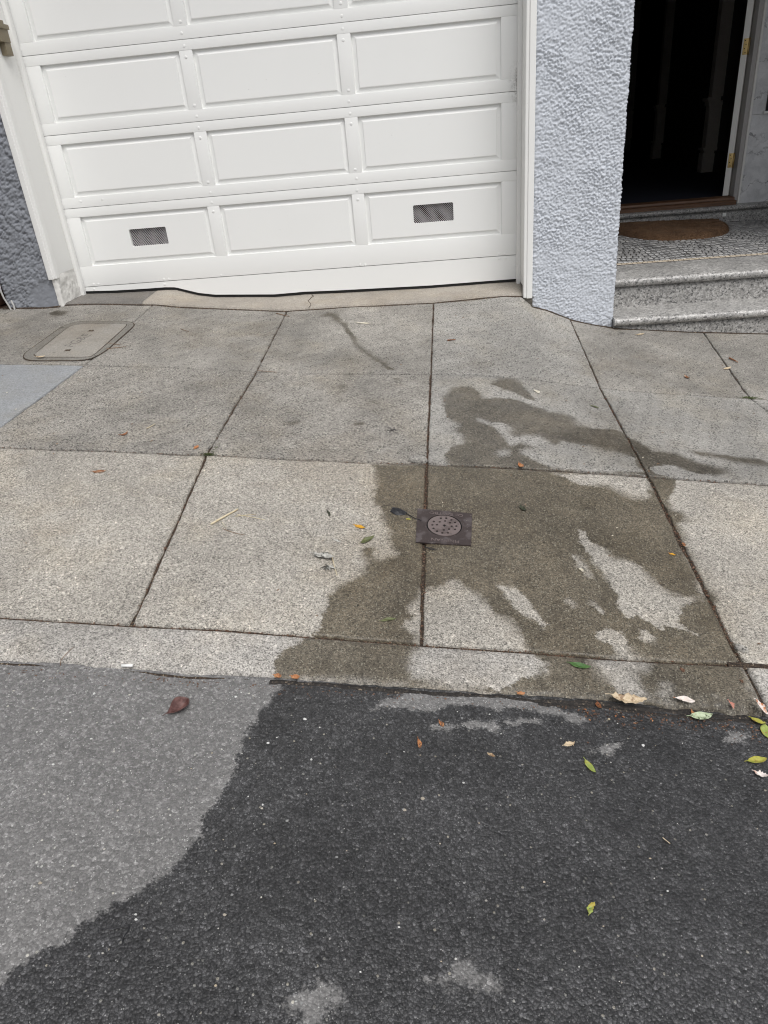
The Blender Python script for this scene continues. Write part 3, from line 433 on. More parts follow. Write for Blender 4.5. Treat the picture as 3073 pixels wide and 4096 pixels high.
# ------------------------------------------------------------------ kerb
kerb=empty('kerb',(1.5,-3.3,-.6)); tag(kerb,'low worn concrete kerb between sidewalk and asphalt','kerb',kind='structure')
KX=[-4,-.6,.30,3.205,4.6,7.5]
for i in range(5):
    x0,x1=KX[i]+.005,KX[i+1]-.005; vis=i in (2,3)
    xx=np.arange(x0,x1,.009 if vis else .08); xx=np.append(xx,x1)
    prof=[(.0,-.06),(.0,-.003),(.003,0),(.02,0),(.04,0),(.06,0),(.08,0),(.095,0),(.11,0),(.122,-.001),(.133,-.003),(.142,-.006),(.149,-.011),(.154,-.018),(.158,-.028),(.162,-.045),(.165,-.08)]
    P=np.zeros((len(xx),len(prof),3)); 
    chip=np.clip(fbm(xx*4.5,xx*0+3,3,61)*3-.25,0,1)*.6+np.clip((xx-2.85)/.25,0,1)*np.clip(fbm(xx*13,xx*0,3,5)*4+.35,0,1)*.9
    for k,(dy,dz) in enumerate(prof):
        f=dy/.16
        y=-3.156-dy+fbm(xx*9,xx*0+.5,5,12)*.034*f*f+(fbm(xx*55,xx*0+k*.9,3,15)*.013*(f>.7))+chip*.016*(f>.75)
        top=zrow(3,xx)*(1-min(f,1))+zrow(4,xx)*min(f,1)
        P[:,k,0]=xx; P[:,k,1]=y; P[:,k,2]=top+dz+fbm(xx*5,y*5,3,9)*.004-chip*.012*max(0,f-.6)*2+(fbm(xx*60,xx*0+k*3.1,2,19)*.009*(f>.8))
        if k==0: P[:,k,2]=top-.06
    endtaper=np.clip(1-np.minimum(xx-x0,x1-xx)/.012,0,1)[:,None]; P[:,2:-1,2]-=.006*endtaper**2
    a=P[:1].copy(); a[...,2]-=.05; b=P[-1:].copy(); b[...,2]-=.05; P=np.concatenate([a,P,b],0)
    grid_mesh('kerb_stone',P,MAT['kerb'],kerb,attrs={'wet':wetmap(P[...,0],P[...,1],WET,DRY) if vis else np.full(P.shape[:2],-.2)})
# ------------------------------------------------------------------ garage threshold
thr=empty('garage_threshold',(1.5,-.15,-.15)); tag(thr,'sloped concrete threshold apron along the garage door','threshold',kind='structure')
DB=np.array(DOORBOT)
def apron(x0,x1,mat,extra=0,lab=None):
    xx=np.linspace(x0,x1,int((x1-x0)/.012)+2); vv=np.array([0,.004,.02,.06,.12,.18,.24,.30,.34])
    P=np.zeros((len(xx),len(vv),3)); f0=zrow(0,xx); b0=np.interp(xx,DB[:,0],DB[:,1])-.014
    for k,v in enumerate(vv):
        t=min(1,v/.29); y=-.283+v+fbm(xx*8,xx*0+2,3,44)*.008*(1-t)
        z=(f0+.010+extra)*(1-t)+b0*t
        if k==0: z=f0-.03
        if k==1: z=f0+.004+extra
        P[:,k]=np.stack([xx,y,z+fbm(xx*7,y*7,3,51)*.004],-1)
    a=P[:1].copy();a[...,2]-=.04;b=P[-1:].copy();b[...,2]-=.04
    P=np.concatenate([a,P,b],0)
    o=grid_mesh('apron_slab',P,mat,thr,attrs={'wet':np.full(P.shape[:2],-.2)})
    if lab:o['label']=lab
apron(.0,.50,MAT['threshold_dark'],0,'darker low left end of the apron'); apron(.503,2.925,MAT['threshold'],.006)
# ------------------------------------------------------------------ house shell
house=empty('house',(3.2,-.2,-.3)); tag(house,'house front with pale blue rough stucco piers, garage opening and marble lined entrance','house')
def pier(name,x0,x1,mat,seed,lab,streak=0,ztop=2.45,y0=-.29,lip=.0):
    zs=np.concatenate([np.arange(-.62,1.75,.0044),np.linspace(1.8,ztop,8)])
    r=.014; path=[]
    for t in np.arange(0,.12,.012): path.append((x0,y0+.12-t,-1,0))
    for a in np.linspace(0,math.pi/2,4): path.append((x0+r-r*math.cos(a),y0+r-r*math.sin(a),-math.cos(a),-math.sin(a)))
    for x in np.arange(x0+r+.005,x1-r,.0044): path.append((x,y0,0,-1))
    for a in np.linspace(0,math.pi/2,4): path.append((x1-r+r*math.sin(a),y0+r-r*math.cos(a),math.sin(a),-math.cos(a)))
    for t in np.arange(.012,.13,.012): path.append((x1,y0+r+t,1,0))
    pa=np.array(path); s=np.concatenate([[0],np.cumsum(np.hypot(np.diff(pa[:,0]),np.diff(pa[:,1])))])
    Sg,Zg=np.meshgrid(s,zs,indexing='ij')
    if streak:
        u=(Sg*.8+Zg*.6)/.026; v=(-Sg*.6+Zg*.8)/.012; u=u+fbm(Sg*30,Zg*30,3,seed)*1.2
        h=lumps(u,v,seed)*.0095+lumps(Sg/.03,Zg/.03,seed+2)*.006+lumps(Sg/.011,Zg/.011,seed+3,.4,.7)*.003+fbm(Sg*14,Zg*14,4,seed)*.016
        pat=np.clip((np.hypot((Sg-(.12+.27))/.11,(Zg-.0)/.10)-.8)*3,0,1); h=h*(.25+.75*pat)
        h=h-.03*np.clip((-.02-Zg)/.08,0,1)*fbm(Sg*9,Zg*3,3,3)
    else:
        low=np.clip((.12-Zg)/.3,0,1); wx=fbm(Sg*30,Zg*30,2,seed)*.004
        h=lumps((Sg+wx)/.0125,(Zg+wx*.7)/.0125,seed,.40,.68)*.0100*(1-.25*low)+lumps(Sg/.0078,Zg/.0078,seed+4,.4,.65)*.0026+lumps(Sg/.033,Zg/.022,seed+8)*.003+fbm(Sg*7,Zg*7,4,seed)*.014
        h=h*np.clip(.35+1.3*(fbm(Sg*6+3,Zg*6,3,seed+6)+.42),.35,1.1)
    P=np.zeros((len(s),len(zs),3)); P[...,0]=pa[:,0][:,None]+pa[:,2][:,None]*h; P[...,1]=pa[:,1][:,None]+pa[:,3][:,None]*h; P[...,2]=Zg
    o=grid_mesh(name,P,mat,house); o['label']=lab; return o
pier('pier',2.949,3.44,MAT['stucco'],5,'pale blue pebbly stucco pier between garage and entrance')
pier('pier',-.375,-.028,MAT['stucco_shaded'],17,'stucco pier left of the garage door, shade painted into its blue grey',streak=1)
b=MB().box(-.36,-.03,-.1,.6,-.6,2.45); b.build('pier_core',MAT['stucco_shaded'],house)
MB().box(2.985,3.43,-.17,2.3,-.75,2.9).build('pier_core',MAT['stucco'],house)
MB().box(-.375,5.65,-.29,-.05,2.45,4.6).build('upper_wall',MAT['stucco'],house)
MB().box(5.65,8.2,-.29,2.3,-1.6,4.6).build('side_wall',MAT['stucco'],house)
# white rough return below the left casing
n=30; P=np.zeros((n,26,3)); yy=np.linspace(-.293,-.02,n); zz=np.linspace(-.14,.13,26); Yg,Zg=np.meshgrid(yy,zz,indexing='ij')
P[...,0]=-.006+lumps(Yg/.02,Zg/.016,7)*.009+fbm(Yg*20,Zg*20,3,3)*.012; P[...,1]=Yg; P[...,2]=Zg
Pf=np.zeros((4,26,3)); Pf[...,0]=np.linspace(-.032,-.009,4)[:,None]+fbm(Zg[:4]*40,Zg[:4]*30,3,9)*.008; Pf[...,1]=-.301+lumps(Zg[:4]/.018,Pf[...,0]/.02,4)*-.004; Pf[...,2]=Zg[:4]
o=grid_mesh('pier_return',np.concatenate([Pf,P],0),MAT['stucco_white'],house); o['label']='white rough plaster return at the foot of the left pier'
# garage room behind the door (dark, closed)
gv=[(-.35,.05,-.6),(3.3,.05,-.6),(3.3,4,-.6),(-.35,4,-.6),(-.35,.05,2.9),(3.3,.05,2.9),(3.3,4,2.9),(-.35,4,2.9)]
mesh('garage_room',gv,[(0,1,2,3),(4,5,6,7),(2,3,7,6),(0,3,7,4),(1,2,6,5)],MAT['black'],house)
# ------------------------------------------------------------------ garage door
door=empty('garage_door',(1.45,0,-.13)); tag(door,'white sectional garage door with raised panels and two small vents','garage door')
CX=[(.1056,.9482),(1.0258,1.8702),(1.948,2.7904)]
SEAM=[0,.48396,.89825,1.31282,1.7274,2.142,2.45]
PZ=[(.1294,.4296),(.5474,.8452),(.9620,1.2603),(1.3771,1.675),(1.792,2.09)]
VB=[]
for q in VENTS: a=np.array(q); VB.append((a[:,0].min()+.004,a[:,0].max()-.004,(a[2,1]+a[3,1])/2,(a[0,1]+a[1,1])/2))
FR=0.0; DEP=.036
def panel(x0,x1,z0,z1,par,vent=None):
    lv=[(0,.018),(.003,.0185),(.027,.0100),(.0285,.0055),(.032,.005)]   # inset, depth behind frame face
    v=[];f=[]
    for ins,dy in lv: v+=[(x0+ins,dy,z0+ins),(x1-ins,dy,z0+ins),(x1-ins,dy,z1-ins),(x0+ins,dy,z1-ins)]
    for k in range(len(lv)-1):
        for i in range(4): f.append((4*k+i,4*k+(i+1)%4,4*k+4+(i+1)%4,4*k+4+i))
    k=4*(len(lv)-1)
    if not vent: f.append((k,k+1,k+2,k+3))
    else:
        a,b,c,d=vent; r=.008; hole=[]
        for cx,cz,a0 in ((b-r,d-r,0),(a+r,d-r,90),(a+r,c+r,180),(b-r,c+r,270)):
            for t in range(0,91,30): hole.append((cx+r*math.cos(math.radians(a0+t)),cz+r*math.sin(math.radians(a0+t))))
        n0=len(v); v+=[(x,.005,z) for x,z in hole]+[(x,.030,z) for x,z in hole]; h=len(hole)
        for i in range(h): f.append((n0+i,n0+(i+1)%h,n0+h+(i+1)%h,n0+h+i))
        q=h//4
        for s,(c1,c2) in enumerate(((k+1,k+2),(k+2,k+3),(k+3,k),(k,k+1))):  # rough fan between outer quad and hole
            pass
        tr=list(range(n0,n0+q)); tl=list(range(n0+q,n0+2*q)); bl=list(range(n0+2*q,n0+3*q)); br=list(range(n0+3*q,n0+4*q))
        for i in range(q-1):
            f+=[(k+2,tr[i],tr[i+1]),(k+3,tl[i],tl[i+1]),(k,bl[i],bl[i+1]),(k+1,br[i],br[i+1])]
        f+=[(k+2,tr[-1],tl[0],k+3),(k+3,tl[-1],bl[0],k),(k,bl[-1],br[0],k+1),(k+1,br[-1],tr[0],k+2)]
    o=mesh('panel',v,f,MAT['door'],par); bm=bmesh.new(); bm.from_mesh(o.data); bmesh.ops.recalc_face_normals(bm,faces=bm.faces)
    if bm.faces[0].normal.y>0 and False: pass
    bm.to_mesh(o.data); bm.free(); return o
bolt_me=None
for s in range(5):
    z0,z1=SEAM[s]+.0012,SEAM[s+1]-.0012; p0,p1=PZ[s]
    fx=[.003]+[v for c in CX for v in c]+[2.897]
    mb=MB(); j=.0006
    mb.box(.003,2.897,0,DEP,z0,p0); mb.box(.003,2.897,0,DEP,p1,z1)
    for k in range(0,8,2): mb.box(fx[k],fx[k+1],j,DEP,p0,p1)
    sec=mb.build('door_section',MAT['door'],door,bevel=.0022,seg=2)
    for k,(a,b) in enumerate(CX): panel(a,b,p0,p1,sec,VB[0] if (s,k)==(0,0) else VB[1] if (s,k)==(0,2) else None)
    for x,z in BOLTS:
        if SEAM[s]<=z<SEAM[s+1]:
            v=[];n=12
            if bolt_me is None:
                for rr,yy in ((.0088,0),(.0083,-.0009),(.0055,-.0015),(0,-.0017)):
                    v+=[(rr*math.cos(2*math.pi*q/n),yy,rr*math.sin(2*math.pi*q/n)) for q in range(n)]
                f=[(k*n+q,k*n+(q+1)%n,(k+1)*n+(q+1)%n,(k+1)*n+q) for k in range(3) for q in range(n)]
                bo=mesh('bolt_head',v,f,MAT['door'],sec,True); bolt_me=bo.data
            else: bo=link('bolt_head',bolt_me,None,sec)
            bo.location=(x,0.0005,z)
# bottom rail cut to the hump of the apron, with its rubber seal
xx=np.linspace(.003,2.897,140); zb=np.interp(xx,DB[:,0],DB[:,1])
def strip(name,y0,y1,zt,zbm,mat,par):
    v=[];f=[]
    for x,a,b in zip(xx,zt,zbm): v+=[(x,y0,a),(x,y0,b),(x,y1,b),(x,y1,a)]
    for i in range(len(xx)-1):
        k=4*i
        for q in range(4): f.append((k+q,k+(q+1)%4,k+4+(q+1)%4,k+4+q))
    f+=[(0,1,2,3),tuple(4*(len(xx)-1)+q for q in (3,2,1,0))]
    o=mesh(name,v,f,mat,par); bm=bmesh.new(); bm.from_mesh(o.data); bmesh.ops.recalc_face_normals(bm,faces=bm.faces); bm.to_mesh(o.data); bm.free(); return o
rail=strip('bottom_rail',.0012,.034,np.full(len(xx),-.0022),zb+.004,MAT['door'],door); strip('rubber_seal',.005,.03,zb+.0035,zb-.010,MAT['rubber'],rail)
for x,z in BOLTS:
    if z<0: bo=link('bolt_head',bolt_me,None,rail); bo.location=(x,.0017,z)
# pierced metal grilles behind the vent openings
for a,b,c,d in VB:
    st=.0121; hw=.00085; mb=MB(); W_,H_=b-a+.016,d-c+.016; xa,za=a-.008,c-.008
    for sg in (1,-1):
        k=-W_-H_
        while k<W_+H_:
            # diagonal x*sg - z = k clipped to the opening
            pts=[]
            for t in (0,1):
                x=W_*t; z=(x*sg-k); 
                if 0<=z<=H_: pts.append((x,z))
                z=H_*t; x=(z+k)*sg
                if 0<=x<=W_: pts.append((x,z))
            pts=sorted(set(pts))
            if len(pts)>=2:
                (x0,z0),(x1,z1)=pts[0],pts[-1]; L=math.hypot(x1-x0,z1-z0)
                if L>.002:
                    nx,nz=-(z1-z0)/L*hw,(x1-x0)/L*hw; q=[(x0+nx,z0+nz),(x1+nx,z1+nz),(x1-nx,z1-nz),(x0-nx,z0-nz)]; y0_=.020+(.0006 if sg>0 else 0)
                    mb.add([(xa+p,y0_,za+r_) for p,r_ in q]+[(xa+p,y0_+.0012,za+r_) for p,r_ in q],[(0,1,2,3),(4,7,6,5),(0,4,5,1),(1,5,6,2),(2,6,7,3),(3,7,4,0)])
                    # small lugs that give the holes their four-lobed shape
                    m_=st/math.sqrt(2); s_=m_/2
                    while s_<L:
                        cx_,cz_=x0+(x1-x0)*s_/L,z0+(z1-z0)*s_/L; e=.0014
                        mb.add([(xa+cx_+p,y0_-.0002,za+cz_+r_) for p,r_ in ((-e,0),(0,-e),(e,0),(0,e))],[(0,1,2,3)]); s_+=m_
            k+=st
    mb.build('vent_grille',MAT['grille'],door)
# ------------------------------------------------------------------ garage door frame
fr=empty('garage_door_frame',(-.0,-.15,0)); tag(fr,'white painted wooden frame around the garage door','door frame')
def jamb(side):
    sgn=1 if side=='l' else -1; X0=0 if side=='l' else 2.9
    zb_=.118 if side=='l' else -.15
    e=lambda d:X0+sgn*d
    bx=lambda mb,a,b,*r: mb.box(min(a,b),max(a,b),*r)
    mb=MB(); bx(mb,e(-.03),e(-.004),-.262,.03,zb_ if side=='l' else -.16,2.45); mb.build('jamb',MAT['trim'],fr,bevel=.003)
    mb=MB(); bx(mb,e(-.006),e(.020),-.042,-.004,-.06 if side=='l' else -.185,2.44); mb.build('door_stop',MAT['trim'],fr,bevel=.008,seg=3)
    zc=.105 if side=='l' else -.212
    mb=MB(); bx(mb,e(-.047),e(-.012),-.318,-.268,zc,2.45); mb.build('casing',MAT['trim'],fr,bevel=.007,seg=3)
    mb=MB(); bx(mb,e(-.018),e(.0065),-.312,-.264,zc+.002,2.45); mb.build('casing_bead',MAT['trim'],fr,bevel=.010,seg=4)
jamb('l'); jamb('r')
MB().box(-.03,2.93,-.3,.03,2.42,2.452).build('head',MAT['trim'],fr)
MB().box(2.903,2.95,-.30,-.03,-.40,-.2).build('frame_foot',MAT['threshold_dark'],fr)
# tan box on the left jamb
tb=empty('wall_box',(.0,-.17,1.3)); tag(tb,'tan plastic box fixed high on the left garage door jamb','box')
MB().box(-.004,.034,-.235,-.125,1.365,1.445).build('body',MAT['tan_plastic'],tb,bevel=.004)
MB().box(-.004,.042,-.242,-.117,1.428,1.452).build('cap',MAT['tan_plastic'],tb,bevel=.004)
MB().box(-.004,.030,-.23,-.14,1.447,1.472).build('knob',MAT['tan_plastic'],tb,bevel=.006)
MB().box(-.004,.030,-.190,-.125,1.303,1.372).build('leg',MAT['tan_plastic'],tb,bevel=.004)
# neighbour's dark wall beyond the left pier, and the cable at the pier's foot
nb=empty('neighbour_wall',(-.6,-.6,0)); tag(nb,'dark brown side wall beyond the left stucco pier','wall')
for k in range(16): MB().box(-2.6,-.455,-1.35,2.0,-.5+k*.23,-.5+k*.23+.224).build('board',MAT['brown_wall'],nb,bevel=.006)
cb=MB().tube([(-.378,-.305,.15),(-.382,-.31,.06),(-.372,-.318,.02),(-.350,-.326,-.03),(-.338,-.33,-.072),(-.325,-.345,-.082),(-.312,-.34,-.07),(-.318,-.325,-.03),(-.33,-.318,.0)],.006,8).build('cable',MAT['cable'],None,True)
tag(cb,'thin painted cable curling at the foot of the left pier','cable')
# ------------------------------------------------------------------ entrance steps
steps=empty('entry_steps',(4.3,-.3,-.45)); tag(steps,'grey terrazzo entrance steps with rounded nosings and mosaic landing','steps')
def extrude(name,prof,x0,x1,mat,par,seg=1):
    n=len(prof); v=[];f=[]
    for i in range(seg+1):
        x=x0+(x1-x0)*i/seg; v+=[(x,y,z) for y,z in prof]
    for i in range(seg):
        for k in range(n): f.append((i*n+k,i*n+(k+1)%n,(i+1)*n+(k+1)%n,(i+1)*n+k))
    f+=[tuple(range(n)),tuple(range(seg*n,(seg+1)*n))[::-1]]
    o=mesh(name,v,f,mat,par); bm=bmesh.new(); bm.from_mesh(o.data); bmesh.ops.recalc_face_normals(bm,faces=bm.faces); bm.to_mesh(o.data); bm.free()
    o.data.polygons.foreach_set('use_smooth',[True]*len(o.data.polygons)); o.data.set_sharp_from_angle(angle=math.radians(40)); return o
def nose(y,z,h,back,zb,ins=.03,yr=None):
    """step profile: bullnose front at y, tread at z, riser set back by ins, down to zb"""
    r=h/2; p=[(back,z)]
    for a in np.linspace(90,270,9): p.append((y+r+r*math.cos(math.radians(a)),z-r+r*math.sin(math.radians(a))))
    p+=[(y+ins+.012,z-h-.004),(y+ins,z-h-.016),(y+ins,zb),(back,zb)]
    return p
extrude('lower_step',nose(-.345,-.365,.05,.02,-.95),3.443,5.66,MAT['terrazzo'],steps)
extrude('upper_step',nose(-.075,-.185,.05,.418,-.60),3.436,5.66,MAT['terrazzo'],steps)
extrude('top_step',nose(2.068,-.042,.040,2.36,-.5,.028),3.436,5.66,MAT['terrazzo'],steps)
def lz(x,y):
    t=np.clip((np.asarray(y)-.42)/1.68,0,1.05); bk=-.135-.040*np.clip((np.asarray(x)-4.0)/1.12,-.5,1.5)
    return -.185*(1-t)+bk*t
LX,LY=np.meshgrid(np.linspace(3.436,5.66,12),np.linspace(.4185,2.1,10),indexing='ij')
land=grid_mesh('landing',np.stack([LX,LY,lz(LX,LY)-.004],-1),MAT['grout'],steps)
# mosaic: a wavy fan of small stone tesserae with a cream border row
a_=.0165;b_=.0365
def tile_mesh(w,d,h,name):
    mb=MB(); v=[(-w,-d,0),(w,-d,0),(w,d,0),(-w,d,0),(-w*.9,-d*.9,h),(w*.9,-d*.9,h),(w*.9,d*.9,h),(-w*.9,d*.9,h)]
    return v,[(4,5,6,7),(0,1,5,4),(1,2,6,5),(2,3,7,6),(3,0,4,7)]
v,f=tile_mesh(a_,b_,.0045,'tile'); tme=bpy.data.meshes.new('tile'); tme.from_pydata(v,[],f); tme.materials.append(MAT['tile'])
v2,f2=tile_mesh(.016,.020,.0045,'tile'); cme=bpy.data.meshes.new('cream_tile'); cme.from_pydata(v2,[],f2); cme.materials.append(MAT['cream_tile'])
nt=0
for k in range(52):
    x=3.60+k*.0345
    if x>5.3:break
    o=link('border_tile',cme,None,land); o.location=(x,.462+random.uniform(-.002,.002),float(lz(x,.46))-.002); o.rotation_euler.z=random.uniform(-.04,.04); nt+=1
rest=MB(); tiles=[]
for j in range(0,30):
    vv=.525+j*.0800
    if vv>2.06:break
    for i in range(0,62):
        u=3.455+i*.0362+(j%2)*.018
        ph=2*math.pi*u/.52
        x=u+.030*math.sin(2*math.pi*vv/.62+u*1.3)+random.uniform(-.0013,.0013); y=vv+.034*math.sin(ph+vv*2.0)*min(1,(vv-.50)/.2)+random.uniform(-.003,.003)
        if y>2.06 or y<.487:continue
        rot=.5*math.atan(.034*2*math.pi/.52*math.cos(ph+vv*2.0))*min(1,(vv-.50)/.2); tiles.append((x,y,rot+random.uniform(-.05,.05)))
# the 250 that show largest: the front rows that the doorway pier does not hide
tiles.sort(key=lambda t:t[1]+(0 if 3.60+.23*(t[1]-.4)<t[0]<4.62+.36*(t[1]-.4) else 9))
for k,(x,y,rot) in enumerate(tiles):
    z=float(lz(x,y))-.002
    if k<245:
        o=link('mosaic_tile',tme,None,land); o.location=(x,y,z); o.rotation_euler.z=rot; o.scale=(random.uniform(.88,1.0),random.uniform(.86,1.0),1)
    else:
        c,s=math.cos(rot),math.sin(rot); sx=random.uniform(.88,1);sy=random.uniform(.86,1)
        rest.add([(x+c*p[0]*sx-s*p[1]*sy,y+s*p[0]*sx+c*p[1]*sy,z+p[2]) for p in v],f)
mo=rest.build('mosaic_field',MAT['tile'],land); mo['kind']='stuff'
# pale plaster spot on the top riser
sp=MB().box(4.885,4.915,2.0915,2.1,-.128,-.098).build('plaster_spot',MAT['white_paper'],steps)
# doormat
dm=empty('doormat',(4.33,1.9,-.14)); tag(dm,'half round brown coir doormat lying before the front door','doormat')
cx,cy,hw,dp=4.325,1.925,.475,.735; nr,na=34,90
P=np.zeros((nr+2,na+1,3)); th=np.linspace(math.pi,2*math.pi,na+1)
for i in range(nr+1):
    rr=i/nr
    ex=np.sign(np.cos(th))*np.abs(np.cos(th))**.85; ey=-np.abs(np.sin(th))**.9
    x=cx+ex*hw*rr; y=cy+ey*dp*rr+.0
    edge=.004+.044*math.sqrt(max(0,1-max(0,(rr-.86)/.14)**2))
    P[i,:,0]=x+fbm(th*14,th*0+rr*9,2,3)*.018*(rr>.85); P[i,:,1]=y+fbm(th*17,th*0+5,2,4)*.014*(rr>.85); P[i,:,2]=lz(x,y)+edge+fbm(x*60,y*60,3,8)*.012+fbm(x*9,y*9,3,18)*.014
P[nr+1]=P[nr]; P[nr+1,:,2]=lz(P[nr,:,0],P[nr,:,1])-.004
grid_mesh('mat_pile',P,MAT['coir'],dm)
br=MB()
for k in range(7500):
    a=math.pi+math.pi*random.random(); q=math.sqrt(random.random())*.985 if random.random()<.75 else random.uniform(.93,1.0)
    x=cx+math.copysign(abs(math.cos(a))**.85,math.cos(a))*hw*q; y=cy-abs(math.sin(a))**.9*dp*q; z=float(lz(x,y))+(.004+.044*math.sqrt(max(0,1-max(0,(q-.86)/.14)**2)))-.006
    d=Vector((random.uniform(-1,1)*.009+.006*(x-cx),random.uniform(-1,1)*.009-.008*q,random.uniform(.010,.017))); w_=.0011
    br.add([(x-w_,y,z),(x+w_,y,z),(x+d.x,y+d.y,z+d.z)],[(0,1,2)])
o=br.build('bristles',MAT['coir'],dm); o['kind']='stuff'
mesh('back_edge',[(cx-hw,cy,lz(cx-hw,cy)-.004),(cx+hw,cy,lz(cx+hw,cy)-.004),(cx+hw,cy,lz(cx+hw,cy)+.044),(cx-hw,cy,lz(cx-hw,cy)+.044)],[(0,1,2,3)],MAT['coir'],dm)
# ------------------------------------------------------------------ vestibule and hall (parts of the house)
MB().box(5.655,5.9,-.2,2.3,-.9,2.7).build('vestibule_wall',MAT['marble'],house)
MB().box(3.43,5.9,-.2,2.4,2.7,2.85).build('vestibule_ceiling',MAT['hall_trim'],house)
o=MB().box(5.047,5.66,2.205,2.30,-.06,.640).build('marble_panel',MAT['marble'],house,bevel=.002); o['label']='lower veined white marble wall panel'
o=MB().box(5.047,5.66,2.208,2.30,.6415,2.7).build('marble_panel',MAT['marble'],house,bevel=.002); o['label']='upper veined white marble wall panel'
MB().box(3.43,3.97,2.205,2.30,-.06,2.7).build('marble_panel',MAT['marble'],house)
MB().box(3.97,5.047,2.205,2.3,2.16,2.7).build('marble_panel',MAT['marble'],house)
# hall
mesh('hall_floor',[(3.3,2.30,.012),(5.6,2.30,.012),(7.4,15,.012),(3.3,15,.012)],[(0,1,2,3)],MAT['carpet'],house)
wl=lambda y:5.52+.118*(y-2.3)
mesh('hall_wall',[(wl(2.3),2.3,0),(wl(15),15,0),(wl(15),15,2.8),(wl(2.3),2.3,2.8)],[(0,1,2,3)],MAT['hall_wall'],house)
mesh('hall_wall',[(3.6,2.3,0),(3.6,15,0),(3.6,15,2.8),(3.6,2.3,2.8)],[(0,3,2,1)],MAT['hall_wall'],house)
mesh('hall_wall',[(3.3,15,0),(7.6,15,0),(7.6,15,2.8),(3.3,15,2.8)],[(0,3,2,1)],MAT['hall_wall'],house)
mesh('hall_ceiling',[(3.3,2.3,2.8),(5.7,2.3,2.8),(7.6,15,2.8),(3.3,15,2.8)],[(0,1,2,3)],MAT['hall_wall'],house)
MB().box(5.3,5.95,2.302,2.33,-.1,2.8).build('hall_wall',MAT['hall_wall'],house)
for y in (5.28,9.3,13.6):
    x=wl(y)-.16
    mb=MB(); mb.box(x,x+.5,y,y+.16,.012,.23); mb.box(x+.012,x+.5,y+.004,y+.15,.23,.262); mb.box(x-.012,x+.5,y-.012,y+.17,.262,.29)
    mb.box(x+.02,x+.5,y+.01,y+.15,.29,.74); mb.box(x,x+.5,y-.004,y+.16,.74,.79); mb.box(x-.025,x+.5,y-.02,y+.18,.79,.83); mb.box(x+.03,x+.5,y+.02,y+.14,.83,2.8)
    mb.build('pilaster',MAT['hall_trim'],house)
for y0,y1 in ((2.4,5.28),(5.44,9.3),(9.46,13.6)):
    for z0,z1,d in ((.012,.22,.02),(.22,.25,.03),(.79,.83,.03)):
        a=wl(y0)-d;b=wl(y1)-d; mesh('hall_moulding',[(a,y0,z0),(b,y1,z0),(b,y1,z1),(a,y0,z1),(a+d,y0,z1),(b+d,y1,z1)],[(0,1,2,3),(3,2,5,4)],MAT['hall_wall'],house)
# wooden sill
extrude('door_sill',[(2.125,-.0415),(2.125,-.012),(2.132,-.006),(2.175,-.004),(2.18,.012),(2.19,.018),(2.30,.020),(2.30,-.0415)],3.96,5.0,MAT['wood'],house)
# front door frame and leaf
df=empty('front_door_frame',(5.0,2.2,0)); tag(df,'grey painted frame at the right of the open front doorway','door frame')
MB().box(4.992,5.028,2.192,2.33,-.0405,2.16).build('jamb',MAT['frame_grey'],df,bevel=.002)
MB().box(5.028,5.046,2.178,2.28,-.0405,2.16).build('casing_bead',MAT['door_edge'],df,bevel=.005,seg=3)
MB().box(3.97,4.005,2.192,2.33,-.0405,2.16).build('jamb',MAT['frame_grey'],df,bevel=.002)
MB().box(3.97,5.028,2.192,2.33,2.125,2.16).build('head',MAT['frame_grey'],df)
fd=empty('front_door',(4.919,2.25,.026)); fd.rotation_euler.z=math.radians(-24); fd['local']=1
tag(fd,'pale painted front door standing open into the dark hall','door')
MB().box(0,.046,0,.90,0,2.09).build('leaf',MAT['door_edge'],fd,bevel=.002)
for z in (.223,1.055):
    h=MB().box(.010,.046,-.0026,.002,z,z+.112).build('hinge',MAT['brass'],fd,bevel=.0008)
    MB().tube([(.053,-.006,z-.002),(.053,-.006,z+.114)],.0065,10).build('knuckle',MAT['brass'],h,True)
    for k in range(4): MB().tube([(.022+.008*(k%2==0),-.0030,z+.014+.028*k),(.022+.008*(k%2==0),-.0034,z+.014+.028*k)],.0045,10).build('screw',MAT['screw'],h)
mb_=empty('mail_slot',(5.2,2.2,.65)); tag(mb_,'dark metal mailbox on the marble wall at the right edge','mailbox')
MB().box(5.162,5.42,2.185,2.207,.662,1.3).build('front_plate',MAT['darkmetal'],mb_,bevel=.003); MB().box(5.142,5.44,2.17,2.207,.642,.660).build('ledge',MAT['trim'],mb_,bevel=.003)
# ------------------------------------------------------------------ cast iron drain cover
dr=empty('drain_cover',(2.367,-2.59,-.5)); tag(dr,'square rusty cast iron drain cover with a round perforated lid','drain cover')
PC=(2.367,-2.5887); Rl=.0588
def finish(o,h): drape(o,h); return o
pl=finish(fill2d('plate',[PLATE,circle(*PC,Rl+.0035,56)],.0046,MAT['iron'],dr),.0004)
HO=[(2.3556,-2.5472),(2.375,-2.5457),(2.3928,-2.5538),(2.4053,-2.5685),(2.4093,-2.5883),(2.404,-2.6075),(2.3787,-2.6291),(2.3592,-2.6308),(2.3414,-2.6231),(2.3289,-2.6079),(2.3251,-2.5882),(2.3301,-2.569),(2.3701,-2.5619),(2.3876,-2.571),(2.3928,-2.5903),(2.383,-2.6079),(2.3646,-2.6141),(2.341,-2.5862),(2.351,-2.5687)]
lid=finish(fill2d('round_lid',[circle(*PC,Rl-.0008,56)]+[circle(x,y,.0046,14) for x,y in HO]+[[(PC[0]+.0068,PC[1]),(PC[0],PC[1]+.0075),(PC[0]-.0068,PC[1]),(PC[0],PC[1]-.0075)]],.003,MAT['iron_lid'],dr),.0022)
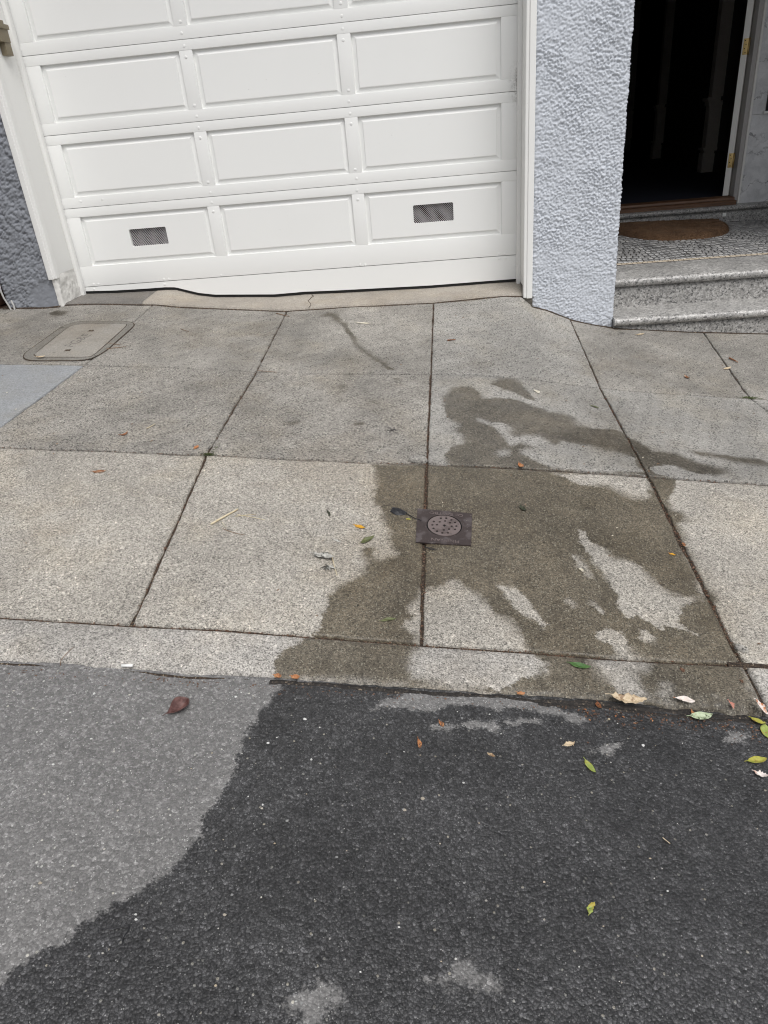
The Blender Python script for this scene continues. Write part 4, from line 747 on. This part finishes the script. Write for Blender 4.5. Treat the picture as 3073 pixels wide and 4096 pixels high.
finish(fill2d('well_shade',[circle(*PC,Rl+.004,40)],.001,MAT['black'],dr),.0008)  # flat black disc painting the unlit depth under the lid
ang=math.atan2(PLATE[1][1]-PLATE[0][1],PLATE[1][0]-PLATE[0][0])
for txt,fx,fy in (('OF EASTBO',.53,.10),('FINEGAN',.53,.905)):
    A=np.array(PLATE); top=A[0]*(1-fx)+A[1]*fx; bot=A[3]*(1-fx)+A[2]*fx; c=top*(1-fy)+bot*fy
    t=text_mesh('lettering',txt,.0205,.0014,MAT['iron_lid'],dr); ca,sa=math.cos(ang+math.pi),math.sin(ang+math.pi)
    for v_ in t.data.vertices:
        x,y,z=v_.co; x*=1.15; v_.co=(c[0]+ca*x-sa*y,c[1]+sa*x+ca*y,z)
    finish(t,.0052)
# ------------------------------------------------------------------ utility box lid
ub=empty('utility_box',(.35,-.92,-.2)); tag(ub,'concrete utility box lid with rounded frame set in the sidewalk','utility cover')
def rounded(poly,it=2):
    p=[np.array(q) for q in poly]
    for _ in range(it):
        n=[]
        for a,b in zip(p,p[1:]+p[:1]):
            L=np.linalg.norm(b-a); k=min(.25,.035/max(L,.001)); n+=[a+(b-a)*k,b-(b-a)*k]
        p=n
    return [tuple(q) for q in p]
ro=rounded(METER_OUT); ri_=rounded(METER_IN,1)
def densify(p,st=.03):
    o=[]
    for a,b in zip(p,p[1:]+p[:1]):
        n=max(1,int(math.hypot(b[0]-a[0],b[1]-a[1])/st)); o+=[(a[0]+(b[0]-a[0])*k/n,a[1]+(b[1]-a[1])*k/n) for k in range(n)]
    return o
def shrink(p,d):
    c=np.mean(np.array(p),0); return [tuple(np.array(q)+(c-np.array(q))/np.linalg.norm(c-np.array(q))*d) for q in p]
ro,ri_=densify(ro),densify(ri_)
def drape_wet(o,h):
    drape(o,h); a=o.data.attributes.new('wet','FLOAT','POINT'); a.data.foreach_set('value',np.full(len(o.data.vertices),-.2,np.float32))
drape_wet(fill2d('gap',[ro],.0005,MAT['dirt'],ub),.0022)
drape_wet(fill2d('frame',[shrink(ro,.008),shrink(ri_,-.007)],.0012,MAT['lid_ring'],ub),.0028)
drape_wet(fill2d('lid',[ri_],.0022,MAT['lid'],ub),.0028)
t=text_mesh('lettering','PG&E',.080,.0006,MAT['threshold_dark'],ub)
d_=np.array([.055,.28]); d_=d_/np.linalg.norm(d_); cc=(.352,-.915)
for v_ in t.data.vertices:
    x,y,z=v_.co; x*=1.05; v_.co=(cc[0]+d_[0]*x-d_[1]*y,cc[1]+d_[1]*x+d_[0]*y,z*.4)
drape_wet(t,.00505)
for q in ((.352,-1.062),(.364,-.766)): drape_wet(fill2d('bolt_slot',[[(q[0]-.016,q[1]-.014),(q[0]+.016,q[1]-.010),(q[0]+.014,q[1]+.014),(q[0]-.014,q[1]+.010)]],.0005,MAT['dirt'],ub),.0052)
# ------------------------------------------------------------------ leaves, twigs, litter
def leaf(key,mat,label,w=.36,curl=.15,fold=.2,lift=.002,rag=0,stem=True,cat='leaf',name='fallen_leaf',group='leaves fallen on the street',seed=None,peak=.45):
    (ax,ay),(bx_,by_)=ITEMS[key]; L=math.hypot(bx_-ax,by_-ay); rnd=random.Random(seed if seed is not None else hash(key)%1000 if False else sum(map(ord,key)))
    dx,dy=(bx_-ax)/L,(by_-ay)/L; nx,ny=-dy,dx; W=L*w/2; n,k=14,4
    z0=g1((ax+bx_)/2,(ay+by_)/2); sx=(g1(bx_,by_)-g1(ax,ay))
    if min(ay,by_)<-3.29<max(ay,by_): sx=0;z0=max(g1(ax,ay),g1(bx_,by_))
    top=[]; bow=rnd.uniform(-.12,.12)
    for i in range(n+1):
        t=i/n; ww=W*(math.sin(math.pi*t**(math.log(.5)/math.log(peak)))**.8 if 0<t<1 else .0)+.0004
        row=[]
        for j in range(-k,k+1):
            s=j/k; r=1+(rag*(rnd.random()-.5)*2 if abs(j)==k else 0)
            off=s*ww*r; x=ax+dx*L*t+nx*(off+bow*L*math.sin(math.pi*t)); y=ay+dy*L*t+ny*(off+bow*L*math.sin(math.pi*t))
            z=g1(x,y) if not (min(ay,by_)<-3.29<max(ay,by_)) else z0
            z=max(z,z0+sx*(t-.5)-.004)+lift+curl*L*(t-.45)**2*1.6+fold*abs(off)+rnd.uniform(-1,1)*rag*.004*abs(s)+.0012*math.sin(9*t+3*s+rnd.random()*.5)
            row.append((x,y,z))
        top.append(row)
    m_=2*k+1; vs=[p for r in top for p in r]; nb_=len(vs); vs+=[(x,y,z-.0008) for x,y,z in vs]; fs=[]
    for i in range(n):
        for j in range(m_-1):
            a=i*m_+j; fs.append((a,a+1,a+m_+1,a+m_)); fs.append((nb_+a,nb_+a+m_,nb_+a+m_+1,nb_+a+1))
    for i in range(n):
        for j in (0,m_-1): a=i*m_+j; fs.append((a,a+m_,nb_+a+m_,nb_+a))
    o=mesh(name,vs,fs,mat,None,True); tag(o,label,cat,group)
    if stem:
        c0=top[0][k]; c1=top[n//2][k]; MB().tube([(c0[0]-dx*L*.16,c0[1]-dy*L*.16,c0[2]+.0006),c0,(c1[0],c1[1],c1[2]+.0006)],[.0009,.0008,.0004],5).build('stem',mat,o)
    return o
def twig(key,mat,label,r=.0018,bend=.05,group='twigs and straws on the street',cat='twig',name='twig',taper=.6,seed=None):
    (ax,ay),(bx_,by_)=ITEMS[key]; L=math.hypot(bx_-ax,by_-ay); rnd=random.Random(sum(map(ord,key))); nx,ny=-(by_-ay)/L,(bx_-ax)/L; b=rnd.uniform(-bend,bend)*L; pts=[];rs=[]
    n=8
    for i in range(n+1):
        t=i/n; x=ax+(bx_-ax)*t+nx*(b*math.sin(math.pi*t)+rnd.uniform(-1,1)*.006*L); y=ay+(by_-ay)*t+ny*(b*math.sin(math.pi*t)+rnd.uniform(-1,1)*.006*L)
        pts.append((x,y,g1(x,y)+r*1.1+.001)); rs.append(r*(1-(1-taper)*t)*rnd.uniform(.88,1.1))
    o=MB().tube(pts,rs,7).build(name,mat,None,True); return tag(o,label,cat,group)
lf=leaf
lf('maroon',LM['maroon'],'large glossy maroon leaf curled on the dry grey asphalt',w=.66,curl=.30,fold=.75,lift=.004,peak=.6)
lf('rustL',LM['rust'],'rusty brown leaf alone on the pale slab at far left',w=.36,curl=.2)
lf('rust2',LM['rust'],'small rust leaf beside a pale twig on the grey slab next to the bluish slab',w=.3,curl=.5)
lf('or1',LM['orange'],'tiny orange leaf just above the mossy slab corner',w=.5)
lf('or2',LM['orange'],'bright orange leaf bit on the slab joint above the drain cover',w=.55,curl=.4)
lf('yellow',LM['yellow'],'bright yellow leaf left of the drain cover on pale concrete',w=.40,curl=.2)
lf('olive',LM['olive'],'olive green leaf at the tip of the wet patch left of the drain',w=.34,curl=.35,fold=.4)
lf('smallgrey',LM['dark'],'thin dark curled leaf on pale concrete above the yellow leaf',w=.18,curl=.3)
lf('pale1',LM['grey'],'short half white half dark leaf below the yellow leaf',w=.3)
lf('dried',LM['grey'],'dried silvery leaf beside a straw on the pale slab',w=.34,curl=.5,fold=.5,rag=.3,lift=.004)
# crumpled sprig
sg=empty('dried_sprig',(2.07,-2.72,-.45)); tag(sg,'small crumpled silvery sprig with pointed leaves under the dried leaf','sprig')
(sa_,sb_)=ITEMS['sprig']; scx,scy=(sa_[0]*.4+sb_[0]*.6),(sa_[1]*.4+sb_[1]*.6)+.008
for a,l in ((200,.034),(235,.026),(268,.028),(300,.026),(335,.034),(90,.012)):
    a=math.radians(a); e=(scx+l*math.cos(a),scy+l*math.sin(a)); z=g1(scx,scy)+.004; px,py=-math.sin(a)*.004,math.cos(a)*.004
    mesh('sprig_leaf',[(scx,scy,z+.003),(scx+(e[0]-scx)*.5+px,scy+(e[1]-scy)*.5+py,z+.005),(e[0],e[1],z-.002),(scx+(e[0]-scx)*.5-px,scy+(e[1]-scy)*.5-py,z+.001),(scx+(e[0]-scx)*.5,scy+(e[1]-scy)*.5,z-.002)],[(0,1,2,4),(0,4,2,3)],LM['grey'],sg)
twig('straw1',LM['straw'],'long pale straw lying beside the dried silvery leaf',.0019)
twig('twigA',LM['straw'],'thickest pale stick of the cluster on the left slab',.0042,.02,taper=.7)
twig('twigB',LM['straw'],'upper thin straw crossing another right of the thick stick',.0013)
twig('twigC',LM['straw'],'lower thin straw crossing another right of the thick stick',.0016)
twig('twigD',LM['pale'],'short white stick just below the thick pale stick',.0024)
twig('twigE',LM['twig'],'thin brown stick lowest of the twig cluster',.0015)
lf('grn1',LM['lime'],'tiny light green leaf between the blackened leaf and the drain cover',w=.4,stem=False)
lf('darkolive',LM['olive'],'dark olive leaf flat on the wet slab near the kerb',w=.26,curl=.05)
lf('kerbgreen',LM['green'],'dark green leaf with a pale end on the wet kerb',w=.36,curl=.2,fold=.3)
lf('redbrown',LM['brown'],'small red brown leaf on the wet kerb near its right end',w=.55)
lf('smallbr',LM['brown'],'tiny brown leaf on the kerb close to the kerb joint',w=.6,stem=False)
lf('tanbig',LM['tan'],'largest tan crumpled leaf lying along the kerb edge',w=.34,curl=.12,fold=.5,rag=.45,lift=.006)
lf('browngut',LM['rust'],'brown leaf left of the large tan leaf in the gutter',w=.55,curl=.4,fold=.5)
lf('curlwhite',LM['white'],'curled white and orange leaf right of the large tan leaf at the kerb edge',w=.34,curl=.3,fold=.8,lift=.005)
lf('palegreen',LM['palegreen'],'pale green spotted leaf on the wet asphalt below the kerb',w=.42,curl=.12,fold=.3,lift=.009)
lf('orsm',LM['orange'],'small orange leaf touching the pale green spotted leaf',w=.45,curl=.5,lift=.007)
lf('redpink',LM['pink'],'small pinkish red leaf in the gutter debris at right',w=.4,curl=.4,lift=.009)
lf('curl2',LM['white'],'curled bleached leaf at the right edge below the kerb joint',w=.42,curl=.3,fold=.8,lift=.005)
lf('yg',LM['ygreen'],'yellow green leaf in the gutter at the right edge',w=.45,curl=.1,lift=.009)
lf('gredge',LM['lime'],'bright green leaf cut off by the right edge of the picture',w=.45,curl=.1)
lf('oy',LM['ygreen'],'folded olive yellow leaf on the wet asphalt at right',w=.36,curl=.15,fold=.6)
lf('crump',LM['white'],'crumpled pinkish white leaf below the olive yellow leaf',w=.5,curl=.8,fold=.7,rag=.4)
lf('lime',LM['lime'],'lime green leaf alone on the wet asphalt',w=.34,curl=.2,fold=.4)
lf('ora',LM['orange'],'orange brown leaf upright in the picture on the middle wet asphalt',w=.32,curl=.2)
lf('orb',LM['orange'],'small orange leaf on the dry streak near the kerb',w=.45,curl=.4)
lf('tanc',LM['tan'],'tiny tan leaf on wet asphalt right of the orange brown leaf',w=.4,stem=False)
lf('tand',LM['tan'],'ragged tan leaf on wet asphalt left of the lime leaf',w=.4,rag=.4)
lf('limesm',LM['lime'],'small torn light green leaf low on the wet asphalt',w=.38,curl=.2,rag=.3)
twig('straw2',LM['straw'],'short pale straw on the right of the wet asphalt',.0011)
lf('gutA',LM['orange'],'orange leaf in the gutter where the kerb turns wet',w=.5,curl=.5,fold=.5)
lf('gutB',LM['orange'],'pale orange leaf in the gutter just right of the first orange one',w=.45,curl=.5,rag=.3)
lf('gutC',LM['orange'],'thin orange leaf at the kerb edge in the middle of the gutter',w=.3)
lf('pod',LM['pale'],'twisted cream leaf on the slab below the garage door',w=.2,curl=.2,rag=.3)
twig('stick1',LM['rust'],'short thick red brown stick on the slab before the garage',.0040,.02)
lf('pale2',LM['pale'],'cream leaf on the pale slab above the wet streak',w=.5)
lf('olive2',LM['olive'],'small olive leaf between the wet streak and the slab joint',w=.25)
lf('tan3',LM['tan'],'tan leaf close to the foot of the entrance steps',w=.25)
lf('orbr',LM['rust'],'rust coloured leaf on the slab in front of the entrance steps',w=.5,curl=.6)
twig('stub',LM['rust'],'brown stub with a pale end at the right before the steps',.0048,.05)
lf('tan4',LM['tan'],'tan leaf beside the brown stub before the steps',w=.3)
lf('yel2',LM['yellow'],'small yellow leaf on the wet slab near the right joint',w=.4,curl=.3)
lf('orj',LM['orange'],'small orange leaf stuck in the right slab joint',w=.5,stem=False)
lf('whitegr',LM['pale'],'tiny whitish leaf at the edge of the dry finger on the wet slab',w=.5,stem=False)
lf('darkgr',LM['dark'],'small dark and silver leaf right of the drain cover',w=.4,curl=.5,rag=.3)
lf('lidleaf',LM['tan'],'tan leaf on the lower left corner of the utility box frame',w=.3,curl=.3,lift=.012)
for k,lb,mt,r in (('st1','dark thin twig on the slab right of the utility box','twig',.002),('st2','dark upper twig crossing the right side of the utility box','twig',.0022),('st3','brown lower twig crossing the right side of the utility box','twig',.0022),('st4','pale brown stick at the slab corner under the garage apron','twig',.003),('st5','short pale stick above the small rust leaf','straw',.002),('st6','thin stick lying along the joint below the garage','twig',.0018),('stemk','thin brown stem leaning over the left kerb edge','twig',.0011)):
    twig(k,LM[mt],lb,r)
# blackened leaf clump by the drain
rg=empty('wilted_leaf',(2.2,-2.52,-.45)); tag(rg,'blackened wilted leaf clump with a long stem left of the drain cover','leaf clump')
(ra,rb)=ITEMS['rag']; n,k=16,12; P=np.zeros((n+1,k+1,3))
for i in range(n+1):
    t=i/n; x=ra[0]+(rb[0]-ra[0])*t; y=ra[1]+(rb[1]-ra[1])*t; L=.06; nx,ny=-(rb[1]-ra[1])/L,(rb[0]-ra[0])/L
    ww=.019*(math.sin(math.pi*min(1,t*.75+.22))**.7)+.001
    for j in range(k+1):
        s=j/k*2-1; xx=x+nx*s*ww+float(fbm(i*.9,j*.9,2,5))*.004; yy=y+ny*s*ww+float(fbm(i*.8,j*.7,2,6))*.004-.004*math.sin(3*t)
        P[i,j]=(xx,yy,g1(xx,yy)+.001+.009*(1-s*s)*math.sin(math.pi*min(1,t+.1))*(.6+.9*abs(math.sin(s*7+t*3)))+.002*abs(s))
grid_mesh('blade',P,MAT['black_leaf'],rg)
for key,r in (('ragstem',.0017),('ragtail',.0007)):
    a,b=ITEMS[key]; pts=[]
    for i in range(9):
        t=i/8; x=a[0]+(b[0]-a[0])*t; y=a[1]+(b[1]-a[1])*t+(.010*math.sin(math.pi*t) if key=='ragtail' else -.002*math.sin(math.pi*t)); pts.append((x,y,g1(x,y)+.0075 if t>.75 and key=='ragstem' else g1(x,y)+.004))
    MB().tube(pts,[r*(1-.4*i/8) for i in range(9)],6).build('stem',MAT['black_leaf'],rg,True)
a,b=ITEMS['strings']; ss=empty('stringy_debris',(a[0],a[1],-.5)); tag(ss,'black stringy debris just below the drain cover on the joint','debris')
for q in range(4):
    pts=[]
    for i in range(11):
        t=i/10; x=a[0]+(b[0]-a[0])*t+.004*math.sin(q*2+t*5); y=a[1]+(b[1]-a[1])*t+.006*math.sin(math.pi*t)*(q-1.5)/1.5; pts.append((x,y,g1(x,y)+.002+.0015*math.sin(6*t+q)))
    MB().tube(pts,[.0006+.0016*max(0,(i-7)/3) if q==0 else .0007 for i in range(11)],5).build('strand',MAT['black_leaf'],ss)
# black bent stalk on the asphalt
bs=empty('bent_stalk',(ITEMS['hair1'][0][0],ITEMS['hair1'][0][1],-.7)); tag(bs,'thin black bent stalk on the wet asphalt at lower left','twig')
for key,r0,r1 in (('hair1',.0010,.0016),('hair2',.0016,.0008)):
    a,b=ITEMS[key]; pts=[(a[0]+(b[0]-a[0])*t+.0015*math.sin(t*7),a[1]+(b[1]-a[1])*t+.001*math.sin(t*9),g1(a[0]+(b[0]-a[0])*t,a[1]+(b[1]-a[1])*t)+.004) for t in np.linspace(0,1,9)]
    MB().tube(pts,[r0+(r1-r0)*i/8 for i in range(9)],6).build('stalk_piece',MAT['black_leaf'],bs,True)
wd=empty('dried_weed',(ITEMS['weed'][0][0],ITEMS['weed'][0][1],-.4)); tag(wd,'small dark dried weed lying on the grey slab above the drain','weed')
a,b=ITEMS['weed']
for q in range(7):
    u=.45; x0=a[0]+(b[0]-a[0])*u; y0=a[1]+(b[1]-a[1])*u; an=q*.95+.2; l=.018+.012*(q%3); MB().tube([(x0,y0,g1(x0,y0)+.003),(x0+l*.6*math.cos(an),y0+l*.6*math.sin(an),g1(x0,y0)+.005),(x0+l*1.3*math.cos(an+.3),y0+l*1.3*math.sin(an+.3),g1(x0+l*math.cos(an),y0+l*math.sin(an))+.002)],[.0012,.001,.0005],5).build('stalk',MAT['black_leaf'],wd)
# cigarette end
(a,b)=ITEMS['butt']; z=g1((a[0]+b[0])/2,-3.34)+.014
bt=MB().tube([(a[0],a[1],z),(a[0]*.3+b[0]*.7,a[1]*.3+b[1]*.7,z),(b[0],b[1],z)],.0040,14).build('cigarette_end',MAT['white_paper'],None,True); tag(bt,'white cigarette end lying against the dry left kerb','cigarette end')
# loose concrete chips at slab corners
for key,lb,hh in (('chip','broken concrete chip at the slab corner above the drain cover',.016),('chip2','broken concrete corner piece beside the kerb joint at right',.012)):
    a,b=ITEMS[key]; c=((a[0]+b[0])/2,(a[1]+b[1])/2); L=math.hypot(b[0]-a[0],b[1]-a[1]); d=((b[0]-a[0])/L,(b[1]-a[1])/L); n=12; P=np.zeros((6,n+1,3))
    for i,(rr,zz) in enumerate(((1.0,-.01),(1.0,.3),(.9,.75),(.7,1),(.35,1.02),(0,1))):
        for j in range(n+1):
            t=2*math.pi*(j%n)/n; wob=1+.22*float(fbm(j%n*1.7,i*.2,2,int(L*1000))) if rr else 1
            u=L*.5*rr*wob*abs(math.cos(t))**.7*math.copysign(1,math.cos(t)); v=L*.24*rr*wob*abs(math.sin(t))**.7*math.copysign(1,math.sin(t))
            x=c[0]+d[0]*u-d[1]*v; y=c[1]+d[1]*u+d[0]*v; P[i,j]=(x,y,g1(x,y)+hh*zz)
    o=grid_mesh('concrete_chip',P,MAT['slab_pale'],None,attrs={'wet':np.full(P.shape[:2],-.2)}); tag(o,lb,'concrete chip')
# litter: crumbs of leaf and bark caught in joints and gutter
def scatter(name,label,pts,mat,smin,smax,rise=.002,seed=1):
    rnd=random.Random(seed); mb=MB()
    for x,y in pts:
        L=rnd.uniform(smin,smax); W=L*rnd.uniform(.2,.6); a=rnd.uniform(0,6.28); c,s=math.cos(a),math.sin(a); z=g1(x,y)+rise; h=rnd.uniform(.0008,.003)
        q=[(-L,0,0),(0,-W,h*.3),(L,0,rnd.uniform(0,h)),(0,W,h)]
        v=[(x+c*p-s*r,y+s*p+c*r,z+t) for p,r,t in q]; v+=[(px,py,pz-.0009) for px,py,pz in v]
        mb.add(v,[(0,1,2),(0,2,3),(4,6,5),(4,7,6),(0,4,5,1),(1,5,6,2),(2,6,7,3),(3,7,4,0)])
    o=mb.build(name,mat); tag(o,label,'litter',kind='stuff'); return o
rn=random.Random(5); pj=[];pg=[];pw=[]
def along(c,r,n,sp=.005):
    for _ in range(n):
        t=rn.random(); pj.append((JX[c][r]*(1-t)+JX[c][r+1]*t+rn.gauss(0,sp),YR[r]*(1-t)+YR[r+1]*t))
for c,r,n in ((3,0,25),(4,0,40),(4,1,70),(4,2,90),(5,0,120),(5,1,200),(5,2,160),(6,0,60),(6,1,130),(6,2,260),(7,0,30)): along(c,r,n)
for _ in range(520): pj.append((rn.uniform(.6,4.0),YR[3]-.002+rn.gauss(0,.004)))
for _ in range(230): pj.append((rn.uniform(.2,4.0),YR[2]+rn.gauss(0,.004)))
for _ in range(90): pj.append((rn.uniform(3.25,3.45),-3.15+rn.gauss(0,.015)))
for _ in range(160): pj.append((rn.uniform(0,3.4),-.295+rn.gauss(0,.008)))
scatter('joint_litter','fine brown plant crumbs caught in the slab joints',pj,LM['brown'],.0015,.0055,-.004,3)
for _ in range(420):
    x=rn.uniform(.7,3.9); pg.append((x,-3.335-abs(rn.gauss(0,.018))))
for _ in range(200):
    x=rn.uniform(2.7,3.6); pg.append((x,-3.345-abs(rn.gauss(0,.035))))
scatter('gutter_litter','fine tan and orange leaf crumbs along the gutter',pg,LM['brown'],.001,.005,.001,4)
scatter('gutter_crumbs','fine orange bark crumbs along the gutter',[(rn.uniform(2.7,3.6),-3.345-abs(rn.gauss(0,.03))) for _ in range(60)],LM['orange'],.001,.0045,.001,6)
for _ in range(260): pw.append((rn.uniform(0,4.2),rn.uniform(-3.2,-.35)))
scatter('pale_crumbs','pale seed husks strewn over the sidewalk',pw,LM['pale'],.0012,.0045,.0015,9)
scatter('bark_crumbs','dark bark crumbs strewn over the sidewalk',[(rn.uniform(0,4.2),rn.uniform(-3.2,-.35)) for _ in range(170)],LM['twig'],.002,.007,.0015,12)
# loose pale stones worn proud of the asphalt
st=MB(); rs=random.Random(21)
ico=[]
for k in range(430):
    x=rs.uniform(.75,3.85); y=rs.uniform(-4.3,-3.36); r=min(.0058,.0013+rs.expovariate(1/.0009)); z=g1(x,y)+.0012+fbm(np.array([x*5.]),np.array([y*5.]),4,2)[0]*.006
    n=6; a0=rs.uniform(0,6.28); el=rs.uniform(.6,1); v=[]
    for rr,hz in ((1,0),(.72,.5)):
        for q in range(n): an=a0+2*math.pi*q/n; w_=r*rr*rs.uniform(.75,1.15); v.append((x+w_*math.cos(an),y+w_*el*math.sin(an),z+r*hz))
    f=[(q,(q+1)%n,n+(q+1)%n,n+q) for q in range(n)]+[tuple(range(n,2*n))]; st.add(v,f)
m=M('pale_stone'); rI=m.n('ShaderNodeNewGeometry').outputs['Random Per Island']
so=st.build('loose_stones',m.out(m.ramp(rI,[(0,(.16,.165,.17)),(.45,(.30,.30,.29)),(.65,(.46,.38,.27)),(.78,(.55,.55,.53)),(1,(.68,.68,.66))]),.6)); tag(so,'pale stone chips standing out of the asphalt','stones',kind='stuff')

# moss in two joints, and a hairline crack in the apron
mp=[(1.425+rn.gauss(0,.012),-2.183+rn.gauss(0,.006)) for _ in range(140)]+[(1.44+rn.gauss(0,.005),-2.12+rn.gauss(0,.03)) for _ in range(50)]
scatter('moss','dark green moss at the slab corner left of the wet patch',mp,leafmat('moss',(.03,.045,.012),(.07,.08,.025)),.0015,.004,.0,14)['category']='moss'
scatter('moss','green moss tuft in the joint before the entrance steps',[(3.93+rn.gauss(0,.03),-1.235+rn.gauss(0,.007)) for _ in range(120)],leafmat('moss_bright',(.05,.075,.02),(.09,.11,.035)),.0015,.005,.001,15)['category']='moss'
cr=MB(); pts=[]
for i in range(9):
    t=i/8; y=-.285+.27*t; x=1.565-.02*t+.012*math.sin(t*9)+.004*math.sin(t*23); z=(float(zrow(0,x))+.016)*(1-t)+(float(np.interp(x,DB[:,0],DB[:,1]))-.0125)*t; pts.append((x,y,z-.0007))
cr.tube(pts,.0018,5).build('crack',MAT['dirt'],thr)

# packed dirt and painted contact shade where the walls, steps and kerb meet the paving
def dirt_shade_line(name,xs_,yf,zf,r,par,seed,wob=.006,mt='dirt'):
    v=[];f=[];xs_=np.asarray(xs_)
    for i,x in enumerate(xs_):
        y=yf(x)+float(fbm(x*14,seed*1.3,4,seed))*wob; k=r*(.55+1.5*max(0,.5+float(fbm(x*9,seed*2.1,4,seed+3))))
        z=zf(x,y); v+=[(x,y+k*.7,z-.004),(x,y+k*.5,z+k*.32),(x,y-k*.35,z+k*.22),(x,y-k*1.1,z-.002)]
    for i in range(len(xs_)-1):
        for q in range(3): f.append((4*i+q,4*i+q+1,4*i+5+q,4*i+4+q))
    o=mesh(name,v,f,MAT[mt],par,True); o['kind']='stuff'; return o
zz_=lambda x,y:g1(x,min(y,-.2901))
dirt_shade_line('dirt_shade_strip',np.arange(2.94,3.45,.006),lambda x:-.303,zz_,.008,walk,1)
dirt_shade_line('dirt_shade_strip',np.arange(3.44,5.2,.006),lambda x:-.318,zz_,.007,walk,2)
dirt_shade_line('dirt_shade_strip',np.arange(-.40,-.02,.006),lambda x:-.306,zz_,.010,walk,3)
dirt_shade_line('dirt_shade_strip',np.arange(0,2.93,.006),lambda x:-.290,zz_,.006,walk,4)
dirt_shade_line('dirt_shade_strip',np.arange(1.88,4.6,.005),lambda x:-3.322,lambda x,y:g1(x,-3.33),.009,kerb,5,.02,'gutter')  # stands in for the dark shadow line below the kerb
dirt_shade_line('dirt_shade_strip',np.arange(-.2,1.9,.005),lambda x:-3.320,lambda x,y:g1(x,-3.33)-.001,.0045,kerb,8,.012)
dirt_shade_line('dirt_shade_strip',np.arange(2.6,3.9,.005),lambda x:-3.334,lambda x,y:g1(x,-3.34)-.002,.010,kerb,6,.03,'gutter')
dirt_shade_line('dirt_shade_strip',np.arange(3.16,3.40,.004),lambda x:-3.150,lambda x,y:g1(x,-3.15)-.004,.013,walk,7,.02)
del fd['local']
